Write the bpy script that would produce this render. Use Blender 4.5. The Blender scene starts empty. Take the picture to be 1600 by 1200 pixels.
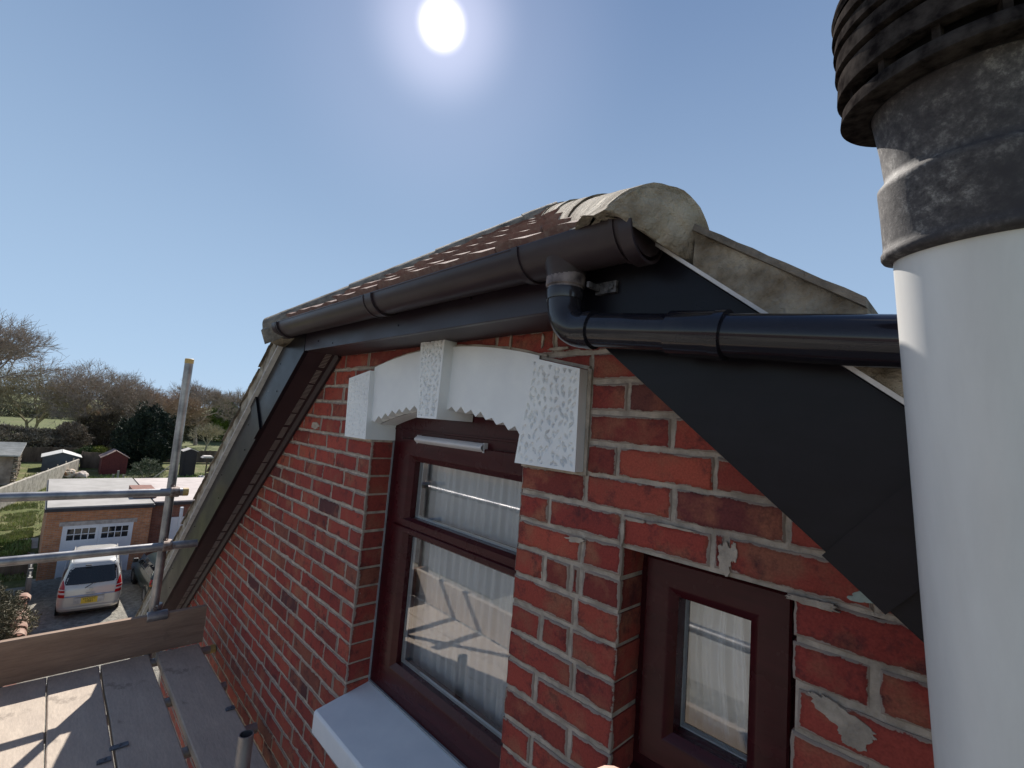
import bpy, math, random
import numpy as np
from mathutils import Vector, Matrix
from mathutils import noise as mnoise
R = math.radians
random.seed(7)
S = bpy.context.scene
C = S.collection

# ---------------------------------------------------------------- camera
cam_d = bpy.data.cameras.new('camera'); cam = bpy.data.objects.new('camera', cam_d); C.objects.link(cam)
def cam_axes(yaw, pitch, roll):
    f = Vector((math.sin(yaw)*math.cos(pitch), math.cos(yaw)*math.cos(pitch), math.sin(pitch)))
    r = Vector((math.cos(yaw), -math.sin(yaw), 0)); u = r.cross(f)
    c, s = math.cos(roll), math.sin(roll)
    return f, c*r+s*u, -s*r+c*u
CF, CR, CU = cam_axes(-0.8000, 0.0936, 0.0813)
cam.matrix_world = Matrix(((CR.x, CU.x, -CF.x, 1.8151), (CR.y, CU.y, -CF.y, -0.9708), (CR.z, CU.z, -CF.z, 0.0987), (0, 0, 0, 1)))
cam_d.sensor_width = 36; cam_d.lens = 729.06/1600*36
cam_d.clip_start = 0.02; cam_d.clip_end = 2000
S.camera = cam
S.render.resolution_x = 1024; S.render.resolution_y = 768

# ---------------------------------------------------------------- sky and sun
SUN = Vector((-0.638, 0.387, 0.665)).normalized()
SUN_EL = math.asin(SUN.z); SUN_ROT = math.atan2(SUN.x, SUN.y)
W = bpy.data.worlds.new('World'); S.world = W; W.use_nodes = True
nt = W.node_tree; nd = nt.nodes; lk = nt.links; nd.clear()
out = nd.new('ShaderNodeOutputWorld'); bg = nd.new('ShaderNodeBackground')
sky = nd.new('ShaderNodeTexSky'); sky.sky_type = 'NISHITA'; sky.sun_disc = False
sky.sun_elevation = SUN_EL; sky.sun_rotation = SUN_ROT
sky.air_density = 1.0; sky.dust_density = 0.15; sky.ozone_density = 1.6; sky.altitude = 50
bg.inputs['Strength'].default_value = 0.075
# bright aureole round the sun
geo = nd.new('ShaderNodeTexCoord')
dot = nd.new('ShaderNodeVectorMath'); dot.operation = 'DOT_PRODUCT'; dot.inputs[1].default_value = SUN
nrm = nd.new('ShaderNodeVectorMath'); nrm.operation = 'NORMALIZE'
lk.new(geo.outputs['Generated'], nrm.inputs[0]); lk.new(nrm.outputs[0], dot.inputs[0])
ac = nd.new('ShaderNodeMath'); ac.operation = 'ARCCOSINE'; lk.new(dot.outputs['Value'], ac.inputs[0])
def ramp_add(a0, a1, v0):
    m = nd.new('ShaderNodeMapRange'); m.interpolation_type = 'SMOOTHERSTEP'
    m.inputs['From Min'].default_value = R(a0); m.inputs['From Max'].default_value = R(a1)
    m.inputs['To Min'].default_value = v0; m.inputs['To Max'].default_value = 0
    lk.new(ac.outputs[0], m.inputs['Value']); return m
g1 = ramp_add(.6, 2.9, 13.0); g2 = ramp_add(.5, 9.5, 2.4); g3 = ramp_add(1.5, 24.0, .8)
ad = nd.new('ShaderNodeMath'); ad.operation = 'ADD'; lk.new(g1.outputs[0], ad.inputs[0]); lk.new(g2.outputs[0], ad.inputs[1])
ad2 = nd.new('ShaderNodeMath'); ad2.operation = 'ADD'; lk.new(ad.outputs[0], ad2.inputs[0]); lk.new(g3.outputs[0], ad2.inputs[1])
mul = nd.new('ShaderNodeVectorMath'); mul.operation = 'SCALE'; mul.inputs[0].default_value = (1.0, .90, 1.0)
lk.new(ad2.outputs[0], mul.inputs['Scale'])
addc = nd.new('ShaderNodeVectorMath'); addc.operation = 'ADD'
hs = nd.new('ShaderNodeHueSaturation'); hs.inputs['Saturation'].default_value = 0.88
lk.new(sky.outputs[0], hs.inputs['Color'])
sx = nd.new('ShaderNodeSeparateXYZ'); lk.new(nrm.outputs[0], sx.inputs[0])
er = nd.new('ShaderNodeValToRGB'); ee = er.color_ramp.elements
for p_, c_ in ((.0, (.50, .70, .95)), (.07, (.40, .61, .95)), (.28, (.20, .37, .86)), (.52, (.135, .25, .62)), (1., (.075, .15, .36))):
    el_ = ee[0] if p_ == 0. else (ee[1] if p_ == 1. else ee.new(p_))
    el_.position = p_; el_.color = (*c_, 1)
lk.new(sx.outputs['Z'], er.inputs[0])
fd = nd.new('ShaderNodeVectorMath'); fd.operation = 'DOT_PRODUCT'; fd.inputs[1].default_value = Vector((-.60, .80, 0))
lk.new(nrm.outputs[0], fd.inputs[0])
ff = nd.new('ShaderNodeMapRange'); ff.interpolation_type = 'SMOOTHSTEP'; ff.inputs['From Min'].default_value = -.45; ff.inputs['From Max'].default_value = .35
ff.inputs['To Max'].default_value = 6.6; lk.new(fd.outputs['Value'], ff.inputs['Value'])
ev = nd.new('ShaderNodeVectorMath'); ev.operation = 'SCALE'; lk.new(er.outputs[0], ev.inputs[0]); lk.new(ff.outputs[0], ev.inputs['Scale'])
wn = nd.new('ShaderNodeMapRange'); wn.inputs['From Min'].default_value = 0; wn.inputs['From Max'].default_value = 6.6; wn.inputs['To Min'].default_value = 1; wn.inputs['To Max'].default_value = .04; lk.new(ff.outputs[0], wn.inputs['Value'])
nsc = nd.new('ShaderNodeVectorMath'); nsc.operation = 'SCALE'; lk.new(hs.outputs[0], nsc.inputs[0]); lk.new(wn.outputs[0], nsc.inputs['Scale'])
mixs = nd.new('ShaderNodeVectorMath'); mixs.operation = 'ADD'; lk.new(nsc.outputs[0], mixs.inputs[0]); lk.new(ev.outputs[0], mixs.inputs[1])
lk.new(mixs.outputs[0], addc.inputs[0]); lk.new(mul.outputs[0], addc.inputs[1])
lk.new(addc.outputs[0], bg.inputs['Color']); lk.new(bg.outputs[0], out.inputs['Surface'])
sd = bpy.data.lights.new('sun', 'SUN'); so = bpy.data.objects.new('sun', sd); C.objects.link(so)
sd.energy = 4.0; sd.angle = R(0.5); sd.color = (1, .94, .86)
so.rotation_euler = (-SUN).to_track_quat('-Z', 'Y').to_euler()
S.view_settings.view_transform = 'Standard'; S.view_settings.look = 'None'
S.view_settings.exposure = 0.82; S.view_settings.gamma = 1

# ---------------------------------------------------------------- helpers
def root_loc(p):
    while p.parent: p = p.parent
    return p.matrix_basis
class MB:
    def __init__(s): s.v = []; s.f = []; s.m = []
    def add(s, vs, fs, m=0):
        n = len(s.v); s.v += [tuple(v) for v in vs]; s.f += [tuple(i+n for i in f) for f in fs]; s.m += [m]*len(fs); return s
    def box(s, a, b, m=0, M=None):
        (x0, y0, z0), (x1, y1, z1) = a, b
        vs = [(x0,y0,z0),(x1,y0,z0),(x1,y1,z0),(x0,y1,z0),(x0,y0,z1),(x1,y0,z1),(x1,y1,z1),(x0,y1,z1)]
        if M is not None: vs = [tuple(M @ Vector(v)) for v in vs]
        return s.add(vs, [(0,3,2,1),(4,5,6,7),(0,1,5,4),(1,2,6,5),(2,3,7,6),(3,0,4,7)], m)
    def prism(s, poly, y0, y1, ax='y', m=0, bev=0):
        # poly: 2D points; extruded along axis ax
        def P(p, d):
            if ax == 'y': return (p[0], d, p[1])
            if ax == 'x': return (d, p[0], p[1])
            return (p[0], p[1], d)
        n = len(poly)
        vs = [P(p, y0) for p in poly]+[P(p, y1) for p in poly]
        fs = [tuple(range(n)), tuple(range(2*n-1, n-1, -1))]+[(i, i+n, (i+1) % n+n, (i+1) % n) for i in range(n)]
        return s.add(vs, fs, m)
    def tube(s, pts, r, n=16, caps=True, m=0):
        pts = [Vector(p) for p in pts]
        rs = r if isinstance(r, (list, tuple)) else [r]*len(pts)
        t0 = (pts[1]-pts[0]).normalized()
        u = t0.orthogonal().normalized()
        rings = []
        for i, p in enumerate(pts):
            t = (pts[min(i+1, len(pts)-1)]-pts[max(i-1, 0)])
            t = t.normalized() if t.length > 1e-9 else t0
            u = (u-t*u.dot(t)).normalized(); w = t.cross(u)
            rings.append([p+(u*math.cos(2*math.pi*k/n)+w*math.sin(2*math.pi*k/n))*rs[i] for k in range(n)])
        vs = [q for ring in rings for q in ring]; fs = []
        for i in range(len(pts)-1):
            for k in range(n):
                fs.append((i*n+k, i*n+(k+1) % n, (i+1)*n+(k+1) % n, (i+1)*n+k))
        if caps: fs += [tuple(range(n-1, -1, -1)), tuple((len(pts)-1)*n+k for k in range(n))]
        return s.add(vs, fs, m)
    def pipe(s, a, b, r, t=0.004, n=20, m=0):    # hollow tube, open ends
        a = Vector(a); b = Vector(b); d = (b-a).normalized(); u = d.orthogonal().normalized(); w = d.cross(u)
        vs = []
        for p, rr in ((a, r), (b, r), (b, r-t), (a+(b-a)*.0, r-t)):
            vs += [p+(u*math.cos(2*math.pi*k/n)+w*math.sin(2*math.pi*k/n))*rr for k in range(n)]
        fs = []
        for i in range(4):
            j = (i+1) % 4
            for k in range(n): fs.append((i*n+k, i*n+(k+1) % n, j*n+(k+1) % n, j*n+k))
        return s.add(vs, fs, m)
    def rev(s, o, ax, prof, n=72, m=0, closed=False):
        ax = Vector(ax).normalized(); u = ax.orthogonal().normalized(); w = ax.cross(u); o = Vector(o)
        P = [[tuple(o+ax*h+(u*math.cos(2*math.pi*k/n)+w*math.sin(2*math.pi*k/n))*r) for k in range(n)] for h, r in prof]
        if closed: P.append(P[0])
        return s.grid(P, m, closeu=True)
    def grid(s, P, m=0, closeu=False):
        h = len(P); w = len(P[0]); vs = [p for row in P for p in row]; fs = []
        for i in range(h-1):
            for j in range(w-1+(1 if closeu else 0)):
                fs.append((i*w+j, i*w+(j+1) % w, (i+1)*w+(j+1) % w, (i+1)*w+j))
        return s.add(vs, fs, m)
    def build(s, name, mats, parent=None, smooth=False, local=False, bevel=0, sharp=35, segs=2, recalc=True):
        me = bpy.data.meshes.new(name)
        vs = s.v
        if parent is not None and not local:
            inv = root_loc(parent).inverted(); vs = [tuple(inv @ Vector(v)) for v in vs]
        me.from_pydata(vs, [], s.f)
        if not isinstance(mats, (list, tuple)): mats = [mats]
        for mt in mats: me.materials.append(mt)
        me.polygons.foreach_set('material_index', s.m)
        if recalc:
            import bmesh
            bm = bmesh.new(); bm.from_mesh(me); bmesh.ops.recalc_face_normals(bm, faces=bm.faces); bm.to_mesh(me); bm.free()
        if smooth:
            me.polygons.foreach_set('use_smooth', [True]*len(me.polygons))
            me.set_sharp_from_angle(angle=R(sharp))
        me.update()
        o = bpy.data.objects.new(name, me); C.objects.link(o)
        if parent is not None: o.parent = parent
        if bevel:
            b = o.modifiers.new('bevel', 'BEVEL'); b.width = bevel; b.segments = segs; b.limit_method = 'ANGLE'; b.angle_limit = R(40)
        return o
def tag(o, label=None, cat=None, group=None, kind=None):
    if label: o['label'] = label
    if cat: o['category'] = cat
    if group: o['group'] = group
    if kind: o['kind'] = kind
    return o
def thing(name, label, cat, loc=(0, 0, 0), rotz=0, group=None):
    o = bpy.data.objects.new(name, None); C.objects.link(o); o.empty_display_size = .2
    o.location = loc; o.rotation_euler = (0, 0, rotz)
    o.matrix_basis = Matrix.Translation(loc) @ Matrix.Rotation(rotz, 4, 'Z')
    return tag(o, label, cat, group)
def clip(poly, a, b, c):    # keep a*x+b*z<=c
    o = []
    for i in range(len(poly)):
        p, q = poly[i], poly[(i+1) % len(poly)]
        dp = a*p[0]+b*p[1]-c; dq = a*q[0]+b*q[1]-c
        if dp <= 0: o.append(p)
        if (dp < 0 < dq) or (dq < 0 < dp):
            t = dp/(dp-dq); o.append((p[0]+(q[0]-p[0])*t, p[1]+(q[1]-p[1])*t))
    return o
def area(poly): return abs(sum(poly[i][0]*poly[(i+1) % len(poly)][1]-poly[(i+1) % len(poly)][0]*poly[i][1] for i in range(len(poly))))/2

# ---------------------------------------------------------------- materials
def N(nt, t, **kw):
    n = nt.nodes.new(t)
    for k, v in kw.items():
        if k in n.inputs: n.inputs[k].default_value = v
        else: setattr(n, k, v)
    return n
def base_mat(name):
    m = bpy.data.materials.new(name); m.use_nodes = True
    b = m.node_tree.nodes['Principled BSDF']; return m, m.node_tree, b
def noise(nt, scale, detail=4, rough=.6, stretch=None, coord='Object'):
    tc = N(nt, 'ShaderNodeTexCoord'); src = tc.outputs[coord]
    if stretch:
        mp = N(nt, 'ShaderNodeMapping'); mp.inputs['Scale'].default_value = stretch; nt.links.new(src, mp.inputs[0]); src = mp.outputs[0]
    n = N(nt, 'ShaderNodeTexNoise'); n.inputs['Scale'].default_value = scale; n.inputs['Detail'].default_value = detail; n.inputs['Roughness'].default_value = rough
    nt.links.new(src, n.inputs['Vector']); return n
def ramp(nt, src, stops):
    r = N(nt, 'ShaderNodeValToRGB'); e = r.color_ramp.elements
    while len(e) < len(stops): e.new(.5)
    for el, (p, c) in zip(e, stops): el.position = p; el.color = (*c, 1) if len(c) == 3 else c
    nt.links.new(src, r.inputs[0]); return r
def mixc(nt, fac, a, b, blend='MIX'):
    m = N(nt, 'ShaderNodeMix', data_type='RGBA', blend_type=blend)
    for s_, i in ((fac, 0), (a, 6), (b, 7)):
        if isinstance(s_, (int, float)): m.inputs[i].default_value = s_
        elif isinstance(s_, tuple): m.inputs[i].default_value = (*s_, 1) if len(s_) == 3 else s_
        else: nt.links.new(s_, m.inputs[i])
    return m.outputs[2]
def bump(nt, b, src, strength=.3, dist=.01, prev=None):
    bp = N(nt, 'ShaderNodeBump'); bp.inputs['Strength'].default_value = strength; bp.inputs['Distance'].default_value = dist
    nt.links.new(src, bp.inputs['Height'])
    if prev: nt.links.new(prev.outputs[0], bp.inputs['Normal'])
    nt.links.new(bp.outputs[0], b.inputs['Normal']); return bp
def sc(c, k): return tuple(min(1, x*k) for x in c)
def simple(name, col, rough=.6, var=.25, scale=6, bs=0, bscale=60, bdist=.003, metal=0, col2=None, stretch=None, spec=.5, detail=5, lo=.35, hi=.65):
    m, t, b = base_mat(name)
    n = noise(t, scale, detail, .6, stretch)
    r = ramp(t, n.outputs[0], [(lo, sc(col, 1-var)), (hi, col2 if col2 else sc(col, 1+var))])
    t.links.new(r.outputs[0], b.inputs['Base Color'])
    b.inputs['Roughness'].default_value = rough; b.inputs['Metallic'].default_value = metal
    b.inputs['Specular IOR Level'].default_value = spec
    if bs:
        n2 = noise(t, bscale, 6, .65, stretch); bump(t, b, n2.outputs[0], bs, bdist)
    return m
def brick_mat():
    m, t, b = base_mat('red_brick'); L = t.links.new
    g = N(t, 'ShaderNodeNewGeometry')
    r = ramp(t, g.outputs['Random Per Island'], [(0, (.19, .038, .032)), (.2, (.40, .074, .052)), (.45, (.31, .050, .040)), (.65, (.44, .092, .058)), (.8, (.25, .042, .038)), (.90, (.36, .062, .045)), (.955, (.10, .036, .040)), (1.0, (.36, .11, .065))])
    tc = N(t, 'ShaderNodeTexCoord')
    off = N(t, 'ShaderNodeVectorMath', operation='SCALE'); off.inputs[0].default_value = (31, 17, 53); L(g.outputs['Random Per Island'], off.inputs['Scale'])
    ad = N(t, 'ShaderNodeVectorMath', operation='ADD'); L(tc.outputs['Object'], ad.inputs[0]); L(off.outputs[0], ad.inputs[1])
    def nz(s, d=5, rg=.6):
        n = N(t, 'ShaderNodeTexNoise'); n.inputs['Scale'].default_value = s; n.inputs['Detail'].default_value = d; n.inputs['Roughness'].default_value = rg
        L(ad.outputs[0], n.inputs['Vector']); return n
    n1 = nz(9); f1 = ramp(t, n1.outputs[0], [(.50, (0, 0, 0)), (.66, (1, 1, 1))])
    c = mixc(t, f1.outputs[0], r.outputs[0], (.34, .12, .072))
    n2 = nz(16, 8, .75); f2 = ramp(t, n2.outputs[0], [(.52, (0, 0, 0)), (.68, (.88, .88, .88))])
    c = mixc(t, f2.outputs[0], c, (.075, .026, .030))
    n3 = nz(240, 2, .5); f3 = ramp(t, n3.outputs[0], [(.3, (.82, .82, .82)), (.7, (1.12, 1.12, 1.12))])
    c = mixc(t, 1.0, c, f3.outputs[0], 'MULTIPLY')
    # lime and mortar smears
    n4 = noise(t, 34, 6, .62, (1.6, 1, .8)); f4 = ramp(t, n4.outputs[0], [(.70, (0, 0, 0)), (.745, (.65, .65, .65))])
    c = mixc(t, f4.outputs[0], c, (.42, .37, .33))
    n6 = noise(t, 2.3, 3, .6); f6 = ramp(t, n6.outputs[0], [(.35, (.80, .80, .84)), (.7, (1.1, 1.08, 1.05))])
    c = mixc(t, 1.0, c, f6.outputs[0], 'MULTIPLY')
    # ragged mortar spilling over the arrises
    ea = N(t, 'ShaderNodeAttribute', attribute_name='edge'); n8 = noise(t, 42, 7, .72); n9 = noise(t, 5, 3, .6)
    sm_ = N(t, 'ShaderNodeMath', operation='ADD'); L(ea.outputs['Fac'], sm_.inputs[0]); L(n8.outputs[0], sm_.inputs[1])
    s2 = N(t, 'ShaderNodeMath', operation='ADD'); L(sm_.outputs[0], s2.inputs[0]); L(n9.outputs[0], s2.inputs[1])
    s3 = N(t, 'ShaderNodeMath', operation='MULTIPLY'); L(s2.outputs[0], s3.inputs[0]); s3.inputs[1].default_value = .5
    f8 = ramp(t, s3.outputs[0], [(.81, (0, 0, 0)), (.84, (.9, .9, .9))])
    c = mixc(t, f8.outputs[0], c, (.45, .38, .315))
    fd_ = ramp(t, s3.outputs[0], [(.60, (1, 1, 1)), (.80, (.74, .72, .74))]); c = mixc(t, 1.0, c, fd_.outputs[0], 'MULTIPLY')
    L(c, b.inputs['Base Color']); b.inputs['Roughness'].default_value = .82; b.inputs['Specular IOR Level'].default_value = .3
    n5 = nz(70, 8, .7); p = bump(t, b, n5.outputs[0], .55, .004); n7 = nz(14, 4, .5); bump(t, b, n7.outputs[0], .5, .008, p)
    return m
def far_brick(name, c1, c2, mort, plane='yz', scale=1.0):
    m, t, b = base_mat(name); L = t.links.new
    tc = N(t, 'ShaderNodeTexCoord'); sp = N(t, 'ShaderNodeSeparateXYZ'); cb = N(t, 'ShaderNodeCombineXYZ')
    L(tc.outputs['Object'], sp.inputs[0]); 
    add = N(t, 'ShaderNodeMath', operation='ADD'); L(sp.outputs['X'], add.inputs[0]); L(sp.outputs['Y'], add.inputs[1])
    L(add.outputs[0], cb.inputs['X']); L(sp.outputs['Z'], cb.inputs['Y'])
    br = N(t, 'ShaderNodeTexBrick'); L(cb.outputs[0], br.inputs['Vector'])
    br.inputs['Color1'].default_value = (*c1, 1); br.inputs['Color2'].default_value = (*c2, 1); br.inputs['Mortar'].default_value = (*mort, 1)
    br.inputs['Scale'].default_value = 1; br.inputs['Mortar Size'].default_value = .006; br.inputs['Brick Width'].default_value = .225; br.inputs['Row Height'].default_value = .075; br.inputs['Bias'].default_value = -.1
    n = noise(t, 3, 5); f = ramp(t, n.outputs[0], [(.3, (.72, .72, .72)), (.7, (1.15, 1.15, 1.15))])
    c = mixc(t, 1.0, br.outputs['Color'], f.outputs[0], 'MULTIPLY')
    L(c, b.inputs['Base Color']); b.inputs['Roughness'].default_value = .85
    inv = N(t, 'ShaderNodeMath', operation='SUBTRACT'); inv.inputs[0].default_value = 1; L(br.outputs['Fac'], inv.inputs[1])
    bump(t, b, inv.outputs[0], .6, .01)
    return m
mBRICK = brick_mat()
mMORT = simple('mortar', (.45, .375, .31), .9, .28, 22, .9, 140, .006)
mSTONE = simple('white_painted_stone', (.84, .84, .86), .55, .05, 5, .35, 90, .002, col2=(.90, .90, .90))
mSILL = simple('white_sill_paint', (.78, .80, .84), .5, .05, 4, .15, 70, .001, col2=(.85, .86, .88))
def upvc_dark(name, col, rough, gs=.35, pat=.22, spec=.5):
    m, t, b = base_mat(name); b.inputs['Specular IOR Level'].default_value = spec
    n = noise(t, 40, 5, .6, (.15, 1, 1)); r = ramp(t, n.outputs[0], [(.3, sc(col, .8)), (.7, sc(col, 1.25))])
    n9 = noise(t, 3.5, 5, .65); f9 = ramp(t, n9.outputs[0], [(.5, (0, 0, 0)), (.8, (pat, pat, pat))])
    c = mixc(t, f9.outputs[0], r.outputs[0], (.16, .14, .13))
    t.links.new(c, b.inputs['Base Color'])
    rr = ramp(t, n9.outputs[0], [(.3, (rough*.8,)*3), (.7, (rough*1.3,)*3)]); t.links.new(rr.outputs[0], b.inputs['Roughness'])
    n2 = noise(t, 160, 5, .6, (.12, 1, 1)); bump(t, b, n2.outputs[0], gs, .0006)
    return m
mROSE = upvc_dark('rosewood_upvc', (.042, .0055, .0085), .28, pat=.02, spec=.22)
mROSE2 = upvc_dark('rosewood_upvc_sash', (.048, .0065, .0095), .25, pat=.02, spec=.25)
mBARGE = upvc_dark('dark_barge_upvc', (.0065, .0055, .009), .32, .12, pat=.05, spec=.24)
mFASC = upvc_dark('lit_fascia_upvc', (.022, .013, .020), .36, .12, pat=.09, spec=.5)  # barge uPVC again, lighter and purplish to carry the light on the fascia
mSOFF = simple('soffit_upvc', (.030, .016, .020), .5, .2, 5)
mGUT = upvc_dark('gutter_plastic', (.034, .023, .028), .33, .1, pat=.16, spec=.35)
mPIPE = upvc_dark('black_pipe_plastic', (.012, .011, .016), .12, .02)
mVENTW = simple('vent_slat_plastic', (.36, .31, .28), .6, .1, 8)
mVERGE = simple('verge_mortar', (.27, .205, .135), .95, .4, 11, 1, 30, .03, col2=(.58, .51, .41), detail=9)
mUNDER = simple('undercloak_board', (.62, .60, .60), .8, .15, 20, .4, 80)
mTILEE = simple('weathered_tile', (.15, .12, .09), .9, .5, 12, .9, 60, .01, col2=(.34, .285, .225), detail=8)
mTILE = simple('red_brown_tile', (.20, .085, .065), .9, .4, 10, .9, 90, .006, col2=(.33, .17, .13), detail=7)
mGALV = simple('galvanised_tube', (.27, .27, .29), .42, .3, 9, .35, 60, .001, metal=.75, col2=(.44, .43, .43), detail=7)
mRUST = simple('rusty_coupler', (.22, .11, .07), .7, .5, 30, .8, 120, .002, metal=.3, col2=(.42, .36, .33))
mCAPY = simple('yellow_tube_cap', (.52, .36, .13), .5, .15, 10)
mBOARD = None
def board_mat(name, a, bcol, stretch):
    m, t, b = base_mat(name)
    n = noise(t, 7, 8, .65, stretch); r = ramp(t, n.outputs[0], [(.3, a), (.7, bcol)])
    n2 = noise(t, 5, 6, .7); f2 = ramp(t, n2.outputs[0], [(.62, (0, 0, 0)), (.72, (.6, .6, .6))])
    c = mixc(t, f2.outputs[0], r.outputs[0], (.11, .085, .07))
    n5 = noise(t, 60, 4, .7, stretch); f5 = ramp(t, n5.outputs[0], [(.3, (.85, .85, .85)), (.7, (1.08, 1.08, 1.08))])
    c = mixc(t, 1., c, f5.outputs[0], 'MULTIPLY')
    # splashes of mortar
    n6 = noise(t, 13, 6, .6); f6 = ramp(t, n6.outputs[0], [(.70, (0, 0, 0)), (.75, (.7, .7, .7))])
    c = mixc(t, f6.outputs[0], c, (.62, .56, .5))
    t.links.new(c, b.inputs['Base Color']); b.inputs['Roughness'].default_value = .85
    n3 = noise(t, 45, 7, .7, stretch); bump(t, b, n3.outputs[0], .5, .004)
    return m
mBOARD = board_mat('scaffold_board', (.44, .37, .31), (.56, .475, .39), (.5, 2, 2))
mTOE = board_mat('toe_board', (.22, .145, .105), (.36, .255, .185), (3, .3, 3))
mBAND = simple('board_end_band', (.45, .46, .48), .4, .2, 20, metal=.7)
mFLUEW = simple('white_flue_plastic', (.66, .65, .63), .36, .06, 9, .10, 60, .0008, col2=(.79, .78, .755), stretch=(1, 1, .12), detail=7)
def flue_dirty():
    m, t, b = base_mat('dirty_terminal_plastic')
    n = noise(t, 95, 9, .78); r = ramp(t, n.outputs[0], [(.40, (.050, .044, .045)), (.53, (.12, .11, .105)), (.64, (.32, .30, .28))])
    n2 = noise(t, 9, 5, .6); f = ramp(t, n2.outputs[0], [(.36, (0, 0, 0)), (.58, (1, 1, 1))])
    c = mixc(t, f.outputs[0], (.045, .040, .043), r.outputs[0])
    t.links.new(c, b.inputs['Base Color']); b.inputs['Roughness'].default_value = .66; b.inputs['Specular IOR Level'].default_value = .3
    bump(t, b, n.outputs[0], .5, .001)
    return m
mFLUED = flue_dirty()
mFLUEG = simple('terminal_louvre_plastic', (.018, .015, .015), .8, .3, 60, .3, 120, .001, col2=(.062, .053, .048), spec=0, detail=8)
def glass_mat(name, tint=(.93, .97, .96), refl=1.5, extra=.06):
    m = bpy.data.materials.new(name); m.use_nodes = True; t = m.node_tree; t.nodes.clear()
    o = N(t, 'ShaderNodeOutputMaterial'); tr = N(t, 'ShaderNodeBsdfTransparent'); gl = N(t, 'ShaderNodeBsdfGlossy')
    tr.inputs[0].default_value = (*tint, 1); gl.inputs['Roughness'].default_value = .004; gl.inputs[0].default_value = (1, 1, 1, 1)
    fr = N(t, 'ShaderNodeFresnel'); fr.inputs['IOR'].default_value = 1.52
    a = N(t, 'ShaderNodeMath', operation='MULTIPLY_ADD'); a.inputs[1].default_value = refl; a.inputs[2].default_value = extra; a.use_clamp = True
    mx = N(t, 'ShaderNodeMixShader'); t.links.new(fr.outputs[0], a.inputs[0]); t.links.new(a.outputs[0], mx.inputs[0])
    t.links.new(tr.outputs[0], mx.inputs[1]); t.links.new(gl.outputs[0], mx.inputs[2]); t.links.new(mx.outputs[0], o.inputs[0])
    return m
mGLASS = glass_mat('double_glazing', refl=2.0, extra=.09, tint=(.99, 1, 1))
mCLEAR = glass_mat('glass_inner_face', refl=0, extra=0, tint=(1, 1, 1))
def curtain_mat():
    m = bpy.data.materials.new('net_curtain_cloth'); m.use_nodes = True; t = m.node_tree; t.nodes.clear()
    o = N(t, 'ShaderNodeOutputMaterial'); d = N(t, 'ShaderNodeBsdfDiffuse'); d.inputs[0].default_value = (.94, .95, .97, 1)
    tl = N(t, 'ShaderNodeBsdfTranslucent'); tl.inputs[0].default_value = (.7, .72, .76, 1)
    tr = N(t, 'ShaderNodeBsdfTransparent')
    m1 = N(t, 'ShaderNodeMixShader'); m1.inputs[0].default_value = .15; t.links.new(d.outputs[0], m1.inputs[1]); t.links.new(tl.outputs[0], m1.inputs[2])
    m2 = N(t, 'ShaderNodeMixShader'); m2.inputs[0].default_value = .05; t.links.new(m1.outputs[0], m2.inputs[1]); t.links.new(tr.outputs[0], m2.inputs[2])
    t.links.new(m2.outputs[0], o.inputs[0]); return m
mCURT = curtain_mat()
mROOM = simple('room_paint', (.62, .60, .58), .9, .05)
mWSEAL = simple('white_bead', (.70, .72, .74), .5, .05)
mGREY = simple('grey_sealant', (.30, .31, .33), .6, .2, 30)

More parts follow.
